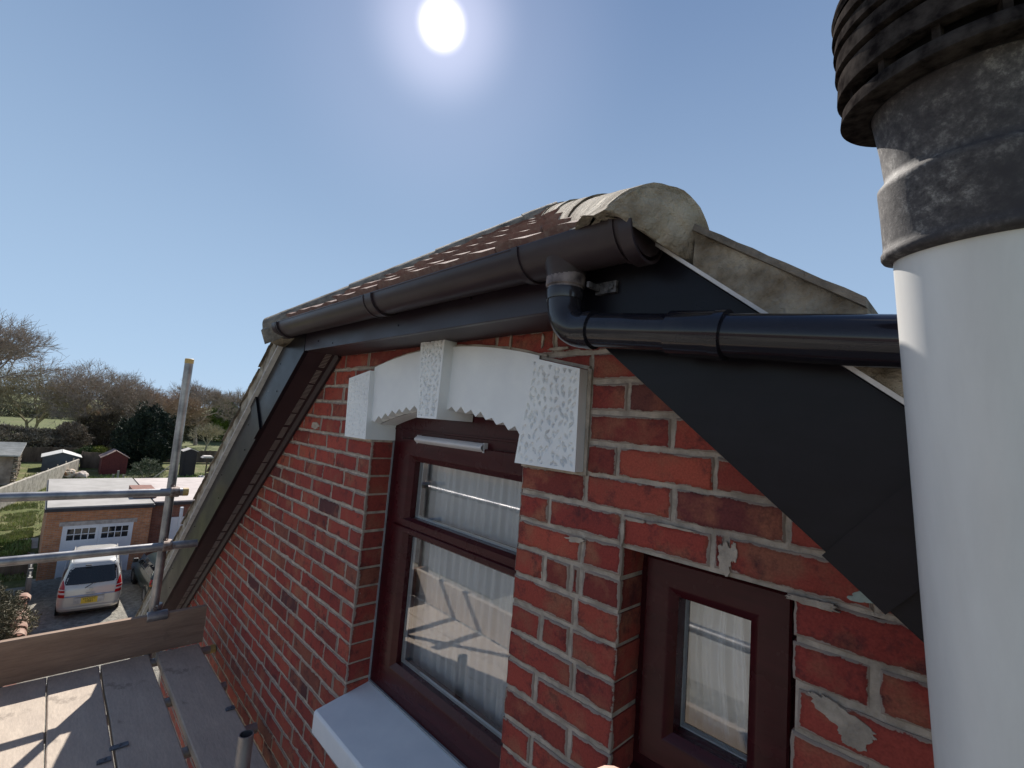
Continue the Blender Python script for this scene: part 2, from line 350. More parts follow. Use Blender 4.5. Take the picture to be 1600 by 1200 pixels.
# ================================================================ THE HOUSE
def ZL(x): return .39+.825*(x+.38)
def ZR(x): return .39-.81*(x-1.123)
HX = -3.65; HX2 = 4.35            # eaves ends of the gable
OW = .885                         # big opening 0..OW
X2, X3 = 1.221, 1.572             # small opening
ZB = -.985; ZS0 = -.158; ZS1 = -.66
house = thing('brick_house', 'red brick gable end in shade with white window arch and dark rake boards', 'house', (.37, 3.0, -7.7))
def gable_clip(p, e=0.0):
    p = clip(p, -.825, 1, .39+.825*.38-e)
    if len(p) > 2: p = clip(p, .81, 1, .39+.81*1.123-e)
    if len(p) > 2: p = clip(p, 0, 1, .47)
    return p
wall = MB(); EDGE = []
rb = random.Random(3)
def brick(x0, x1, z0, z1, back=.108):
    x0 += rb.uniform(-.0015, .0015); x1 += rb.uniform(-.0015, .0015); z0 += rb.uniform(-.0015, .0015); z1 += rb.uniform(-.0015, .0015)
    p = [(x0, z0), (x1, z0), (x1, z1), (x0, z1)]
    p = gable_clip(p)
    if len(p) < 3 or area(p) < .0001: return
    near = x0 > -1.6 and z1 > -1.6
    q = []
    step = .016 if (near and x0 > .6) else (.028 if near else .08)
    n = len(p)
    for i in range(n):
        a, b = p[i], p[(i+1) % n]; d = math.dist(a, b); k = max(1, int(d/step))
        for j in range(k):
            t = j/k; x = a[0]+(b[0]-a[0])*t; z = a[1]+(b[1]-a[1])*t
            if near:
                x += mnoise.noise((x*70, z*70, 1.3))*.0028; z += mnoise.noise((x*55, z*55, 7.7))*.0032
            q.append((x, z))
    cx = sum(v[0] for v in q)/len(q); cz = sum(v[1] for v in q)/len(q)
    yf = rb.uniform(-.0012, .0012)
    tx = rb.uniform(-.004, .004); tz = rb.uniform(-.01, .01)
    def inset(v, d):
        dx = v[0]-cx; dz = v[1]-cz; hx = max(abs(x1-x0)/2, .01); hz = max(abs(z1-z0)/2, .01)
        return (cx+dx*(1-d/hx), cz+dz*(1-d/hz))
    r0 = [(v[0], back, v[1]) for v in q]
    r1 = [(v[0], yf+.0032+tx*(v[0]-cx)+tz*(v[1]-cz), v[1]) for v in q]
    r2 = []
    for v in q:
        w = inset(v, .0035); r2.append((w[0], yf+tx*(w[0]-cx)+tz*(w[1]-cz), w[1]))
    r3 = []
    for i_, v in enumerate(q):
        w = inset(v, .0135); r3.append((w[0], yf+tx*(w[0]-cx)+tz*(w[1]-cz), w[1]))
        if near:
            c_ = max(0, mnoise.noise((v[0]*28, v[1]*28, 5.5))-.18)*.010; a_ = r2[i_]; r2[i_] = (a_[0], a_[1]+c_, a_[2])
    m = len(q)
    EDGE.extend([0.0]*(len(wall.v)-len(EDGE))); EDGE.extend([-2.5]*m+[.85]*m+[.70]*m+[.0]*m)
    fs = [tuple(range(3*m, 4*m))]
    for k in (0, 1, 2):
        for i in range(m): fs.append((k*m+i, k*m+(i+1) % m, (k+1)*m+(i+1) % m, (k+1)*m+i))
    wall.add(r0+r1+r2+r3, fs, 0)
J = .005
def run(joints, lo, hi, z0, z1, fill=.225):
    js = sorted(joints)
    a = js[0]
    while a > lo: a -= fill; js.insert(0, a)
    b = js[-1]
    while b < hi: b += fill; js.append(b)
    for a, b in zip(js, js[1:]):
        x0 = max(a, lo); x1 = min(b, hi)
        if x1-x0 > .02: brick(x0+(J if a >= lo else 0), x1-(J if b <= hi else 0), z0+J, z1-J)
LEFT = -3.3; RIGHT = 3.2
k = 0
for k in range(0, 40):
    z1 = -.075*k; z0 = z1-.075
    lj = [-.2225] if k % 2 == 0 else [-.1075]
    below_big = z1 <= -1.12; below_small = z1 <= ZS1+.02
    # bricks right of x=1.57
    if k == 0: run([1.1075, 1.340, 1.560], OW, RIGHT, z0, z1)
    elif k == 1: run([.995, X2-.003, 1.425, 1.452, 1.685], OW, RIGHT, z0, z1)
    else:
        if below_big:
            run(lj, LEFT, OW if not below_small else RIGHT, z0, z1)
            if not below_small:
                run([1.1075 if k % 2 == 0 else 1.0], OW, X2, z0, z1)
        else:
            if k == 3: js = [.9925, 1.078, 1.110]
            elif k == 2: js = [1.108]
            elif k == 4: js = [1.099]
            elif k == 5: js = [.994, 1.090]
            elif k % 2 == 0: js = [1.1075]
            else: js = [.990]
            for a, b in ([] if below_small and False else zip([OW]+js, js+[X2])):
                brick(a+(J if a != OW else 0), b-(J if b != X2 else 0), z0+J, z1-J)
        if not below_small: run([1.685] if k % 2 else ([1.80] if k > 2 else [1.797]), X3, RIGHT, z0, z1)
        elif not below_big: run([1.35] if k % 2 else [1.45], X2, RIGHT, z0, z1)
    if not below_big: run(lj, LEFT, 0, z0, z1)
up = [([-.311], [1.103, 1.196, 1.426, 1.651]), ([-.43], [1.103, 1.33, 1.555]), ([-.318], [1.103, 1.215, 1.44]), ([-.432, -.214], [1.103, 1.33]), ([-.33, -.105], [.732, .974, 1.2]), ([-.161, .06], [.591, .828, 1.05])]
for j, (lj, rj) in enumerate(up):
    z0 = .0775*j; z1 = z0+.0775
    if j < 2:
        run(lj, LEFT, 0, z0, z1); run(rj, OW, RIGHT, z0, z1)
    else: run(lj+rj, LEFT, RIGHT, z0, z1)
# mortar bed behind the bricks, recessed 5 mm
def mslab(x0, x1, z0, z1, y0=.0045, y1=.104):
    p = gable_clip([(x0, z0), (x1, z0), (x1, z1), (x0, z1)], .002)
    if len(p) > 2: wall.prism(p, y0, y1, m=1)
e = .004
mslab(LEFT-.1, -e, ZB, .16); mslab(OW+e, X2-e, ZB, .16); mslab(X3+e, RIGHT+.1, ZS1, ZS0); mslab(X2-e, RIGHT+.1, ZS0+e, .16)
mslab(LEFT-.1, RIGHT+.1, .16, .6); mslab(LEFT-.1, X2-e, -3.0, -1.06); mslab(LEFT-.1, -e, -1.06+.0001, ZB-.0001); mslab(OW+e, X2-e, -1.06+.0001, ZB-.0001); mslab(X2-e, X3+e, -3.0, ZS1); mslab(X3+e, RIGHT+.1, -3.0, ZS1)
# inner leaf
def inner(x0, x1, z0, z1):
    p = gable_clip([(x0, z0), (x1, z0), (x1, z1), (x0, z1)], .01)
    if len(p) > 2: wall.prism(p, .112, .26, m=1)
inner(LEFT-.1, -.012, -1.02, .2); inner(.972, X2-.012, -1.02, .2); inner(-.012, .972, .16, .2); inner(X2-.012, RIGHT, -.14, .2); inner(X3+.012, RIGHT, -1.02, -.14); inner(X2-.012, X3+.012, -1.02, -.68)
inner(LEFT-.1, RIGHT, .2, .6); inner(LEFT-.1, RIGHT, -3, -1.02)
# lower storeys
wall.box((LEFT-.1, .002, -7.7), (RIGHT+1.0, .3, -3.0), 2)
# random mortar flecks hugging the joints: bed smears on the brick faces
mFARRED = far_brick('house_side_brick', (.30, .06, .04), (.22, .045, .032), (.34, .30, .27))
wall_o = wall.build('wall', [mBRICK, mMORT, mFARRED], house)
EDGE.extend([0.0]*(len(wall.v)-len(EDGE)))
at_ = wall_o.data.attributes.new('edge', 'FLOAT', 'POINT'); at_.data.foreach_set('value', EDGE)
# side walls and back
sw = MB(); sw.box((LEFT-.1, .31, -7.7), (LEFT+.15, 7.2, -2.35)); sw.box((HX2-.35, .31, -7.7), (HX2-.1, 7.2, -2.35)); sw.box((LEFT-.1, 7.2, -7.7), (HX2-.1, 7.45, -2.4))
sw.build('side_wall', mFARRED, house)
# smears of mortar on the brick beside the small window (real patches, 1 mm thick)
def smear(cx, cz, w, h, seed, rot=0):
    sm = MB()
    rr = random.Random(seed); n = 84; p = []
    for i in range(n):
        a = 2*math.pi*i/n; k = 1+.45*mnoise.noise((math.cos(a)*1.7, math.sin(a)*1.7, seed))+.22*mnoise.noise((math.cos(a)*5, math.sin(a)*5, seed+7))+.13*mnoise.noise((math.cos(a)*14, math.sin(a)*14, seed+3))
        x = math.cos(a)*w*k; z = math.sin(a)*h*k
        p.append((cx+x*math.cos(rot)-z*math.sin(rot), cz+x*math.sin(rot)+z*math.cos(rot)))
    sm.prism(p, -.0026-.0003*seed, .003); sm.build('mortar_smear', mMORT, house)
smear(1.645, -.325, .045, .016, 1, -.35); smear(1.66, -.345, .020, .016, 2); smear(1.452, -.118, .013, .028, 3); smear(1.468, -.105, .006, .02, 4)
smear(-.60, .028, .05, .016, 5); smear(1.09, -.165, .03, .006, 6, .1); smear(1.25, -.086, .03, .0035, 8); smear(1.34, -.083, .04, .003, 9); smear(1.223, -.12, .005, .025, 10)
smear(.93, .352, .004, .02, 11); smear(.99, .325, .035, .004, 12); smear(1.60, -.157, .04, .006, 13); smear(.80, .36, .004, .02, 14)
mPGR = simple('pale_green_paint', (.36, .42, .38), .8, .2, 60)
for (cx, cz, w, h, sd_) in ((1.678, -.126, .022, .008, 21), (1.66, -.133, .012, .004, 22)):
    sm = MB(); n = 18; sm.prism([(cx+math.cos(2*math.pi*i/n)*w*(1+.4*mnoise.noise((i*.7, sd_, 0))), cz+math.sin(2*math.pi*i/n)*h*(1+.5*mnoise.noise((i*.9, sd_, 2)))) for i in range(n)], -.0024-.0002*(sd_-20), .003); sm.build('old_paint_patch', mPGR, house)

# ---- arch of white painted stones
CXA = .455
def archlow(x): return .140-.36*((x-CXA)**2)*1.0
def archup(x): return .362-.24*((x-CXA)**2)
def vermic(name, quad, y0, seed, pitx=.021, depth=.006, label=None, pitw=1.0):
    # quad: bl, br, tr, tl in (x,z); face with carved pits
    bl, br, tr, tl = [Vector(q) for q in quad]
    w = (br-bl).length; h = (tl-bl).length
    nx = max(8, int(w/.0026)); nz = max(8, int(h/.0026))
    rr = random.Random(seed)
    cols = max(2, int((w-.03)/pitx)); rows = int((h-.03)/pitx)
    pits = []
    for i in range(rows+1):
        for j in range(cols+1):
            pits.append(((.015+(w-.03)*j/cols)+rr.uniform(-.35, .35)*pitx, (.015+(h-.03)*i/rows)+rr.uniform(-.35, .35)*pitx, rr.uniform(.5, 1.25), rr.uniform(.0036, .0060)*pitw, rr.uniform(-.8, .8)))
    mb = MB(); P = []
    for i in range(nz+1):
        row = []
        for j in range(nx+1):
            u = j/nx; v = i/nz
            p = (bl*(1-u)+br*u)*(1-v)+(tl*(1-u)+tr*u)*v
            U = u*w; V = v*h; d = 0
            if .008 < U < w-.008 and .008 < V < h-.008:
                for (pu, pv, pd, pr, sk) in pits:
                    dx = U-pu; dz = V-pv
                    if abs(dx) < .016 and abs(dz) < .016:
                        dx += sk*dz; tri = (abs(dx)*1.25+max(-dz*.6, dz*.9))/pr
                        if tri < 1.15: d = max(d, pd*min(1, (1.15-tri)*1.6))
                d += mnoise.noise((U*90, V*90, seed))*.10
            row.append((p.x, y0+d*depth, p.y))
        P.append(row)
    mb.grid(P)
    # sides and back
    yb = .106
    edge = [P[0][j] for j in range(nx+1)]+[P[i][nx] for i in range(1, nz+1)]+[P[nz][j] for j in range(nx-1, -1, -1)]+[P[i][0] for i in range(nz-1, 0, -1)]
    n = len(edge); mb.add(edge+[(q[0], yb, q[2]) for q in edge], [(i, (i+1) % n, (i+1) % n+n, i+n) for i in range(n)])
    o = mb.build(name, mSTONE, house)
    return o
vermic('springer_stone', [(-.185, .003), (.008, .003), (-.015, .292), (-.205, .262)], -.034, 1, .0165, .006)
vermic('springer_stone', [(.886, .003), (1.098, .003), (1.092, .262), (.925, .298)], -.034, 2, .022, .010, pitw=1.45)
vermic('keystone', [(.402, .108), (.520, .108), (.526, .470), (.372, .470)], -.052, 3, .0165, .012, pitw=1.25)
# arch panels with dog-tooth lower edge
def arch_panel(xa, xb, nt_):
    mb = MB(); y0 = -.012; ys = .008; H = .019
    n = nt_*2
    def xs(i): return xa+(xb-xa)*i/n
    front = []; 
    rj = random.Random(int(xa*100)); low = [(xs(i)+(rj.uniform(-.003, .003) if 0 < i < n else 0), archlow(xs(i))+(H*rj.uniform(.8, 1.2) if i % 2 == 1 else rj.uniform(0, .003))) for i in range(n+1)]
    N2 = 24
    upv = [(xa+(xb-xa)*i/N2, archup(xa+(xb-xa)*i/N2)) for i in range(N2+1)]
    # front face as strips
    for i in range(n):
        a, b = low[i], low[i+1]
        mb.add([(a[0], y0, a[1]), (b[0], y0, b[1]), (b[0], y0, archup(b[0])), (a[0], y0, archup(a[0]))], [(0, 1, 2, 3)])
    for t in range(nt_):
        D0 = low[2*t]; A = low[2*t+1]; D1 = low[2*t+2]
        a = (A[0], y0, A[1]); d0 = (D0[0], y0, D0[1]); d1 = (D1[0], y0, D1[1]); e0 = (D0[0]+.002, ys+.02, D0[1]+.001); e1 = (D1[0]-.002, ys+.02, D1[1]+.001)
        mb.add([a, d0, e0, e1, d1], [(0, 1, 2), (0, 2, 3), (0, 3, 4)])
    for i in range(n):      # intrados
        x0_, x1_ = xs(i), xs(i+1)
        mb.add([(x0_, ys+.02, archlow(x0_)+.001), (x1_, ys+.02, archlow(x1_)+.001), (x1_, .106, archlow(x1_)+.001), (x0_, .106, archlow(x0_)+.001)], [(0, 1, 2, 3)])
    for i in range(N2):
        a, b = upv[i], upv[i+1]
        mb.add([(a[0], y0, a[1]), (b[0], y0, b[1]), (b[0], .106, b[1]), (a[0], .106, a[1])], [(0, 1, 2, 3)])
    mb.build('arch_panel', mSTONE, house, recalc=False)
arch_panel(-.02, .392, 8); arch_panel(.518, .93, 8)
# mortar fillet round the stones
mf = MB()
MF = [MB(), MB()]
for i in range(30):
    mf = MF[0 if -.03+.98*i/30 < .44 else 1]
    x0_ = -.03+.98*i/30; x1_ = -.03+.98*(i+1)/30
    if .36 < x0_ < .52: continue
    mf.prism([(x0_, archup(x0_)+.001), (x1_, archup(x1_)+.001), (x1_, archup(x1_)+.008+.004*mnoise.noise((x1_*40, 0, 0))), (x0_, archup(x0_)+.008+.004*mnoise.noise((x0_*40, 0, 0)))], -.004+.002*mnoise.noise((i, 3, 3)), .05)
for mf in MF: mf.build('arch_mortar', mMORT, house)
def jm(*a): q_ = MB(); q_.prism(*a); q_.build('mortar_joint', mMORT, house)
jm([(1.100, -.005), (1.109, -.005), (1.106, .264), (1.094, .268)], -.003, .05)
jm([(-.196, .0), (-.187, .0), (-.207, .262), (-.214, .258)], -.003, .05)
jm([(-.21, .262), (-.205, .270), (-.013, .302), (-.010, .293)], -.004, .05); jm([(.925, .300), (.928, .308), (1.10, .272), (1.094, .264)], -.004, .05)
jm([(.884, -.006), (1.10, -.006), (1.10, .004), (.884, .004)], -.004, .09); jm([(-.19, -.006), (.004, -.006), (.004, .003), (-.19, .003)], -.004, .09)

# ---- sill
sl = MB()
P = []
prof = [(-.118, -1.115), (-.118, -1.040), (-.110, -1.033), (.108, -.992), (.108, -1.115)]
sl.prism(prof, -.004, .889, ax='x')
sl.build('window_sill', mSILL, house, bevel=.006)

# ---- windows
def frame_rect(mb, x0, x1, z0, z1, w, ya, yb, m=0, cham=.012, wt=None, wb=None):
    wt = wt or w; wb = wb or w
    # mitred frame with chamfered inner edge facing -y (front ya)
    o = [(x0, z0), (x1, z0), (x1, z1), (x0, z1)]
    def ins(d):
        f = d/w; a = min(d, w); h0_ = wb*f if d > .02 else d; h1_ = wt*f if d > .02 else d
        return [(x0+a, z0+h0_), (x1-a, z0+h0_), (x1-a, z1-h1_), (x0+a, z1-h1_)]
    rings = [(o, yb), (o, ya+.004), (ins(.004), ya), (ins(w-cham-.006), ya), (ins(w-cham), ya+.003), (ins(w-cham*.35), ya+.010), (ins(w), ya+.014), (ins(w), yb)]
    vs = []; fs = []
    for r_, y in rings: vs += [(p[0], y, p[1]) for p in r_]
    for k_ in range(len(rings)-1):
        for i in range(4): fs.append((k_*4+i, k_*4+(i+1) % 4, (k_+1)*4+(i+1) % 4, (k_+1)*4+i))
    for i in range(4): fs.append(((len(rings)-1)*4+i, (len(rings)-1)*4+(i+1) % 4, (i+1) % 4, i))
    mb.add(vs, fs, m)
win = thing('window_root', 'x', 'x')
bpy.data.objects.remove(win)
fb = MB(); frame_rect(fb, -.005, .968, -.992, .055, .078, .108, .178)
fb.box((-.004, .109, .050), (.967, .176, .150))      # arched head packer board
w1 = fb.build('window', mROSE, house, smooth=True)
hb = MB()
hb.box((.0, .104, .052), (.884, .1085, .060)); hb.build('head_trim', mROSE, w1, bevel=.001)
# lower fixed light and top opening light
sb = MB(); frame_rect(sb, .068, .895, -.330, .020, .108, .094, .170, cham=.024, wt=.088, wb=.038); sb.build('sash', mROSE2, w1, smooth=True)
sb = MB(); frame_rect(sb, .068, .895, -.945, -.332, .108, .098, .170, cham=.024, wt=.030, wb=.092); s2 = sb.build('sash', mROSE2, w1, smooth=True)
tv = MB()
n = 14
tv.grid([[(x, .094-.016*math.sin(math.pi*i/n)-.001*(1), .008+.030*i/n) for x in (.20, .205, .30, .50, .605, .61)] for i in range(n+1)])
tv.box((.199, .090, .006), (.204, .108, .040)); tv.box((.606, .090, .006), (.611, .108, .040)); tv.box((.202, .094, .0085), (.608, .108, .038))
tv.build('trickle_vent', simple('vent_grey_white', (.62, .60, .62), .4, .06), w1, smooth=True)
def pane(x0, x1, z0, z1, y, par):
    g = MB(); g.box((x0, y, z0), (x1, y+.004, z1)); g.m = [1, 1, 0, 1, 1, 1]; g.build('pane', [mGLASS, mCLEAR], par)
    b = MB(); t_ = .010
    for a_, b_ in (((x0, z0), (x1, z0+t_)), ((x0, z1-t_), (x1, z1)), ((x0, z0+t_), (x0+t_, z1-t_)), ((x1-t_, z0+t_), (x1, z1-t_))):
        b.box((a_[0], y+.006, a_[1]), (b_[0], y+.022, b_[1]))
    b.build('spacer_bar', mWSEAL, par)
pane(.170, .793, -.297, -.062, .128, w1); pane(.170, .793, -.860, -.357, .128, w1)
sg = MB(); sg.box((-.003, .1005, -.985), (.0035, .1075, .06)); sg.box((.003, .100, -.9915), (.88, .1075, -.984)); sg.build('sealant_bead', mGREY, w1)
fb = MB(); frame_rect(fb, X2-.004, X3+.004, -.660, -.150, .050, .100, .165)
fb.prism([(.030, -.700), (.040, -.676), (.108, -.650), (.16, -.650), (.16, -.700)], X2+.002, X3-.002, ax='x')
w2 = fb.build('window', mROSE, house, smooth=True)
sb = MB(); frame_rect(sb, X2+.024, X3-.022, -.614, -.174, .076, .074, .150, cham=.016); sb.build('sash', mROSE2, w2, smooth=True)
pane(X2+.092, X3-.092, -.545, -.243, .118, w2)
# room behind
rm = MB(); pr_ = gable_clip([(-.6, -1.6), (2.6, -1.6), (2.6, .6), (-.6, .6)], .02)
rm.prism(pr_, .262, 2.0); rm.f = [f[::-1] for f in rm.f[1:]]; rm.m = rm.m[1:]
rm.build('room', mROOM, house, recalc=False)

# ---- boards at the roof edge
YB = -.172
HB = .277
fa = MB()
# fascia under the half hip, then two barge boards
fa.prism([(-.398, .375), (1.142, .375), (1.245, .545), (-.60, .545)], YB, YB+.018)
fa.build('fascia_board', mFASC, house, bevel=.0015)
bL = MB(); bL.prism([(-.402, .372), (-.610, .477), (-.610, .477+.0), (-3.75, ZL(-3.75)+HB), (-3.75, ZL(-3.75))][:4]+[(-3.75, ZL(-3.75))], YB-.001, YB+.018)
bL.v = []; bL.f = []; bL.m = []
bL.prism([(-.402, ZL(-.402)), (-.402, ZL(-.402)+.17), (-.612, ZL(-.612)+HB), (-3.75, ZL(-3.75)+HB), (-3.75, ZL(-3.75))], YB-.0025, YB+.018)
bL_o = bL.build('barge_board', mBARGE, house, bevel=.0015)
bR = MB(); bR.prism([(1.145, ZR(1.145)), (1.145, ZR(1.145)+.175), (1.262, ZR(1.262)+HB), (4.45, ZR(4.45)+HB), (4.45, ZR(4.45))], YB-.0025, YB+.018)
bR_o = bR.build('barge_board', mBARGE, house, bevel=.0015)
def joint_cover(par, x, side):
    # strip across the board, square to its slope
    sl_ = .825 if side < 0 else -.81
    d = Vector((1, sl_)).normalized(); nrm_ = Vector((-d.y, d.x))
    zb = (ZL if side < 0 else ZR)(x)
    a = Vector((x, zb))-nrm_*.004; w = .045
    q = [a-d*w, a+d*w, a+d*w+nrm_*.222, a-d*w+nrm_*.222]
    mb = MB(); mb.prism([(v.x, v.y) for v in q], YB-.013, YB-.003)
    mb.box((min(v.x for v in q[:2]), YB-.004, 0), (min(v.x for v in q[:2])+.0001, YB-.0035, .0001))
    mb.build('joint_cover', mBARGE, par, bevel=.003)
joint_cover(bR_o, 1.688, 1); joint_cover(bL_o, -.90, -1)
# screw heads
def screw(a, b_): q_ = MB(); q_.tube([a, b_], .0035, 10); q_.build('screw_cap', mPIPE, house)
for (x, z) in ((-.25, .41), (.05, .47), (.42, .412), (.80, .45), (-.10, .39)):
    screw((x, YB-.0025, z), (x, YB+.002, z))
for x in (-.7, -1.1, -1.5, -2.0, -2.5):
    for dz in (.06, .2): screw((x, YB-.006, ZL(x)+dz), (x, YB+.002, ZL(x)+dz))
# soffits
def soffit(side):
    Zf = ZL if side < 0 else ZR; xa = -.385 if side < 0 else 1.13; xb = -3.7 if side < 0 else 4.4
    mb = MB(); n = 1
    vs = []
    for x in (xa, xb):
        for (y, dz) in ((YB+.0185, .004), (-.0, .004), (-.0, .014), (YB+.0185, .014)): vs.append((x, y, Zf(x)+dz))
    mb.add(vs, [(0, 1, 5, 4), (1, 2, 6, 5), (2, 3, 7, 6), (3, 0, 4, 7), (0, 1, 2, 3), (4, 5, 6, 7)])
    # corner trim against the brick
    vs = []
    for x in (xa, xb):
        for (y, dz) in ((-.016, -.020), (-.003, -.020), (-.003, .006), (-.030, .006)): vs.append((x, y, Zf(x)+dz))
    mb.add(vs, [(0, 1, 5, 4), (1, 2, 6, 5), (2, 3, 7, 6), (3, 0, 4, 7), (0, 1, 2, 3), (4, 5, 6, 7)])
    so_ = mb.build('soffit', mSOFF, house)
    vg = MB(); s_ = 0; d = Vector((xb-xa, 0, Zf(xb)-Zf(xa))); Ltot = d.length; d.normalize(); nrm_ = Vector((d.z, 0, -d.x));
    if nrm_.z > 0: nrm_ = -nrm_
    o_ = Vector((xa, 0, Zf(xa)+.004)); s_ = .02
    while s_ < min(Ltot-.1, 3.4):
        if (s_ % .118) > .014:
            c_ = o_+d*s_
            a = c_+Vector((0, -.072, 0)); b_ = c_+Vector((0, -.044, 0)); w = d*.0014; h_ = nrm_*.0022
            vs = [a-w, a+w, b_+w, b_-w, a-w+h_, a+w+h_, b_+w+h_, b_-w+h_]
            vg.add(vs, [(0, 3, 2, 1), (4, 5, 6, 7), (0, 1, 5, 4), (1, 2, 6, 5), (2, 3, 7, 6), (3, 0, 4, 7)])
        s_ += .0100
    q0 = o_+nrm_*.0; q1 = o_+d*min(Ltot-.1, 3.4); bk_ = [q0+Vector((0, -.073, 0)), q0+Vector((0, -.043, 0)), q1+Vector((0, -.043, 0)), q1+Vector((0, -.073, 0))]
    vg.add(bk_+[v+nrm_*.001 for v in bk_], [(0, 1, 2, 3), (4, 7, 6, 5), (0, 4, 5, 1), (1, 5, 6, 2), (2, 6, 7, 3), (3, 7, 4, 0)], 1)
    vg.build('vent_strip', [mVENTW, mSOFF], so_)
soffit(-1); soffit(1)
fs_ = MB(); fs_.box((-.39, YB+.0185, .378), (1.135, .0, .388)); fs_.build('soffit', mSOFF, house)

# ---- verge: undercloak, mortar and stepped tile ends
G_ = .268; TH = .014
def verge(side):
    xs0 = (-.655 if side < 0 else 1.275); Zf = ZL if side < 0 else ZR; xe = (-3.75 if side < 0 else 4.45)
    uc = MB()
    vs = []
    for x in (xs0+(.12 if side < 0 else -.02), xe):
        z = Zf(x)+HB
        for (y, dz) in ((-.2, .001), (.3, .001), (.3, .009), (-.2, .009)): vs.append((x, y, z+dz))
    uc.add(vs, [(0, 1, 5, 4), (1, 2, 6, 5), (2, 3, 7, 6), (3, 0, 4, 7), (0, 1, 2, 3), (4, 5, 6, 7)])
    uc.build('undercloak', mUNDER, house)
    mo = MB(); ti = MB()
    # tile course ends at 1.70, 1.968 ...
    xc = 1.70 if side > 0 else .744-1.70
    sgn = 1 if side > 0 else -1
    x = xc-sgn*G_
    XST = 1.452 if side > 0 else -.74
    first = True
    nn = 0
    while (x < xe) if side > 0 else (x > xe):
        xa_, xb_ = x, x+sgn*G_
        fst = max(0, (XST-xa_)/(xb_-xa_)) if sgn*(XST-xa_) > 0 else 0
        base_a = Zf(xa_)+HB+.009; base_b = Zf(xb_)+HB+.009
        # top of tile: lies less steep than the roof
        ta = base_a+(.074 if side > 0 else .108); tb = base_b+(.106 if side > 0 else .128)
        seg = 10
        for i in range(seg):
            f0, f1 = fst+(1-fst)*i/seg, fst+(1-fst)*(i+1)/seg
            def pt(f, k_): # k_ 0 base,1 mortar top,2 tile top
                xx = xa_+(xb_-xa_)*f; zb = base_a+(base_b-base_a)*f; zt = ta+(tb-ta)*f
                return xx, (zb if k_ == 0 else (zt-TH if k_ == 1 else zt))
            a0 = pt(f0, 0); a1 = pt(f1, 0); b0 = pt(f0, 1); b1 = pt(f1, 1); t0 = pt(f0, 2); t1 = pt(f1, 2)
            yj = -.198+.008*mnoise.noise((a0[0]*18, side*3, 1)); yk = -.192+.010*mnoise.noise((a0[0]*18, side*3, 9))
            yj1 = -.198+.008*mnoise.noise((a1[0]*18, side*3, 1)); yk1 = -.192+.010*mnoise.noise((a1[0]*18, side*3, 9))
            vs = [(a0[0], yj, a0[1]), (a1[0], yj1, a1[1]), (b1[0], yk1, b1[1]), (b0[0], yk, b0[1])]
            vs += [(v[0], -.05, v[2]) for v in vs]
            mo.add(vs, [(0, 1, 2, 3), (4, 7, 6, 5), (0, 3, 7, 4), (1, 5, 6, 2), (3, 2, 6, 7), (0, 4, 5, 1)])
            yt = -.205+.003*mnoise.noise((a0[0]*60, 5, 1)); dz0 = .003*mnoise.noise((t0[0]*70, 8, 1)); dz1 = .003*mnoise.noise((t1[0]*70, 8, 1))
            # tile slab clipped so that it starts at the hip above the eaves corner
            vs = [(b0[0], yt, b0[1]+.0005), (b1[0], yt, b1[1]+.0005), (t1[0], yt+.003, t1[1]+dz1), (t0[0], yt+.003, t0[1]+dz0)]
            vs += [(v[0], 7.3, v[2]) for v in vs]
            ti.add(vs, [(0, 1, 2, 3), (4, 7, 6, 5), (0, 3, 7, 4), (1, 5, 6, 2), (3, 2, 6, 7), (0, 4, 5, 1)])
        x += sgn*G_
    mo.build('verge_mortar', mVERGE, house); ti.build('verge_tiles', mTILEE, house)
verge(1); verge(-1)
# main roof slopes above the eaves corners, cut back along the hips
APX = (.372, .66, 1.14); CL = (-.62, -.215, .515); CRn = (1.372, -.215, .515)
rf = MB()
for side in (-1, 1):
    c0 = CL if side < 0 else CRn
    nrow = 8
    for i in range(nrow):
        f0, f1 = .07+.93*i/nrow, .07+.93*(i+1)/nrow
        def P_(f, y_, dz): return (c0[0]+(APX[0]-c0[0])*f, y_, c0[2]+(APX[2]-c0[2])*f+dz)
        y0_ = c0[1]+(APX[1]-c0[1])*f0; y1_ = c0[1]+(APX[1]-c0[1])*f1
        vs = [P_(f0, y0_, -.004), P_(f1, y1_, -.024), P_(f1, 7.3, -.024), P_(f0, 7.3, -.004), P_(f0, y0_, -.05), P_(f1, y1_, -.05), P_(f1, 7.3, -.05), P_(f0, 7.3, -.05)]
        rf.add(vs, [(0, 1, 2, 3), (4, 7, 6, 5), (0, 4, 5, 1), (1, 5, 6, 2), (2, 6, 7, 3), (3, 7, 4, 0)])
rf_o = rf.build('roof', mTILE, house)
rg = MB()
for i in range(14):
    y0_ = .9+i*.46; rg.tube([(APX[0], y0_, APX[2]-.03), (APX[0], y0_+.455, APX[2]-.03)], .112, 20)
rg.build('ridge_tile', mTILEE, rf_o, smooth=True)
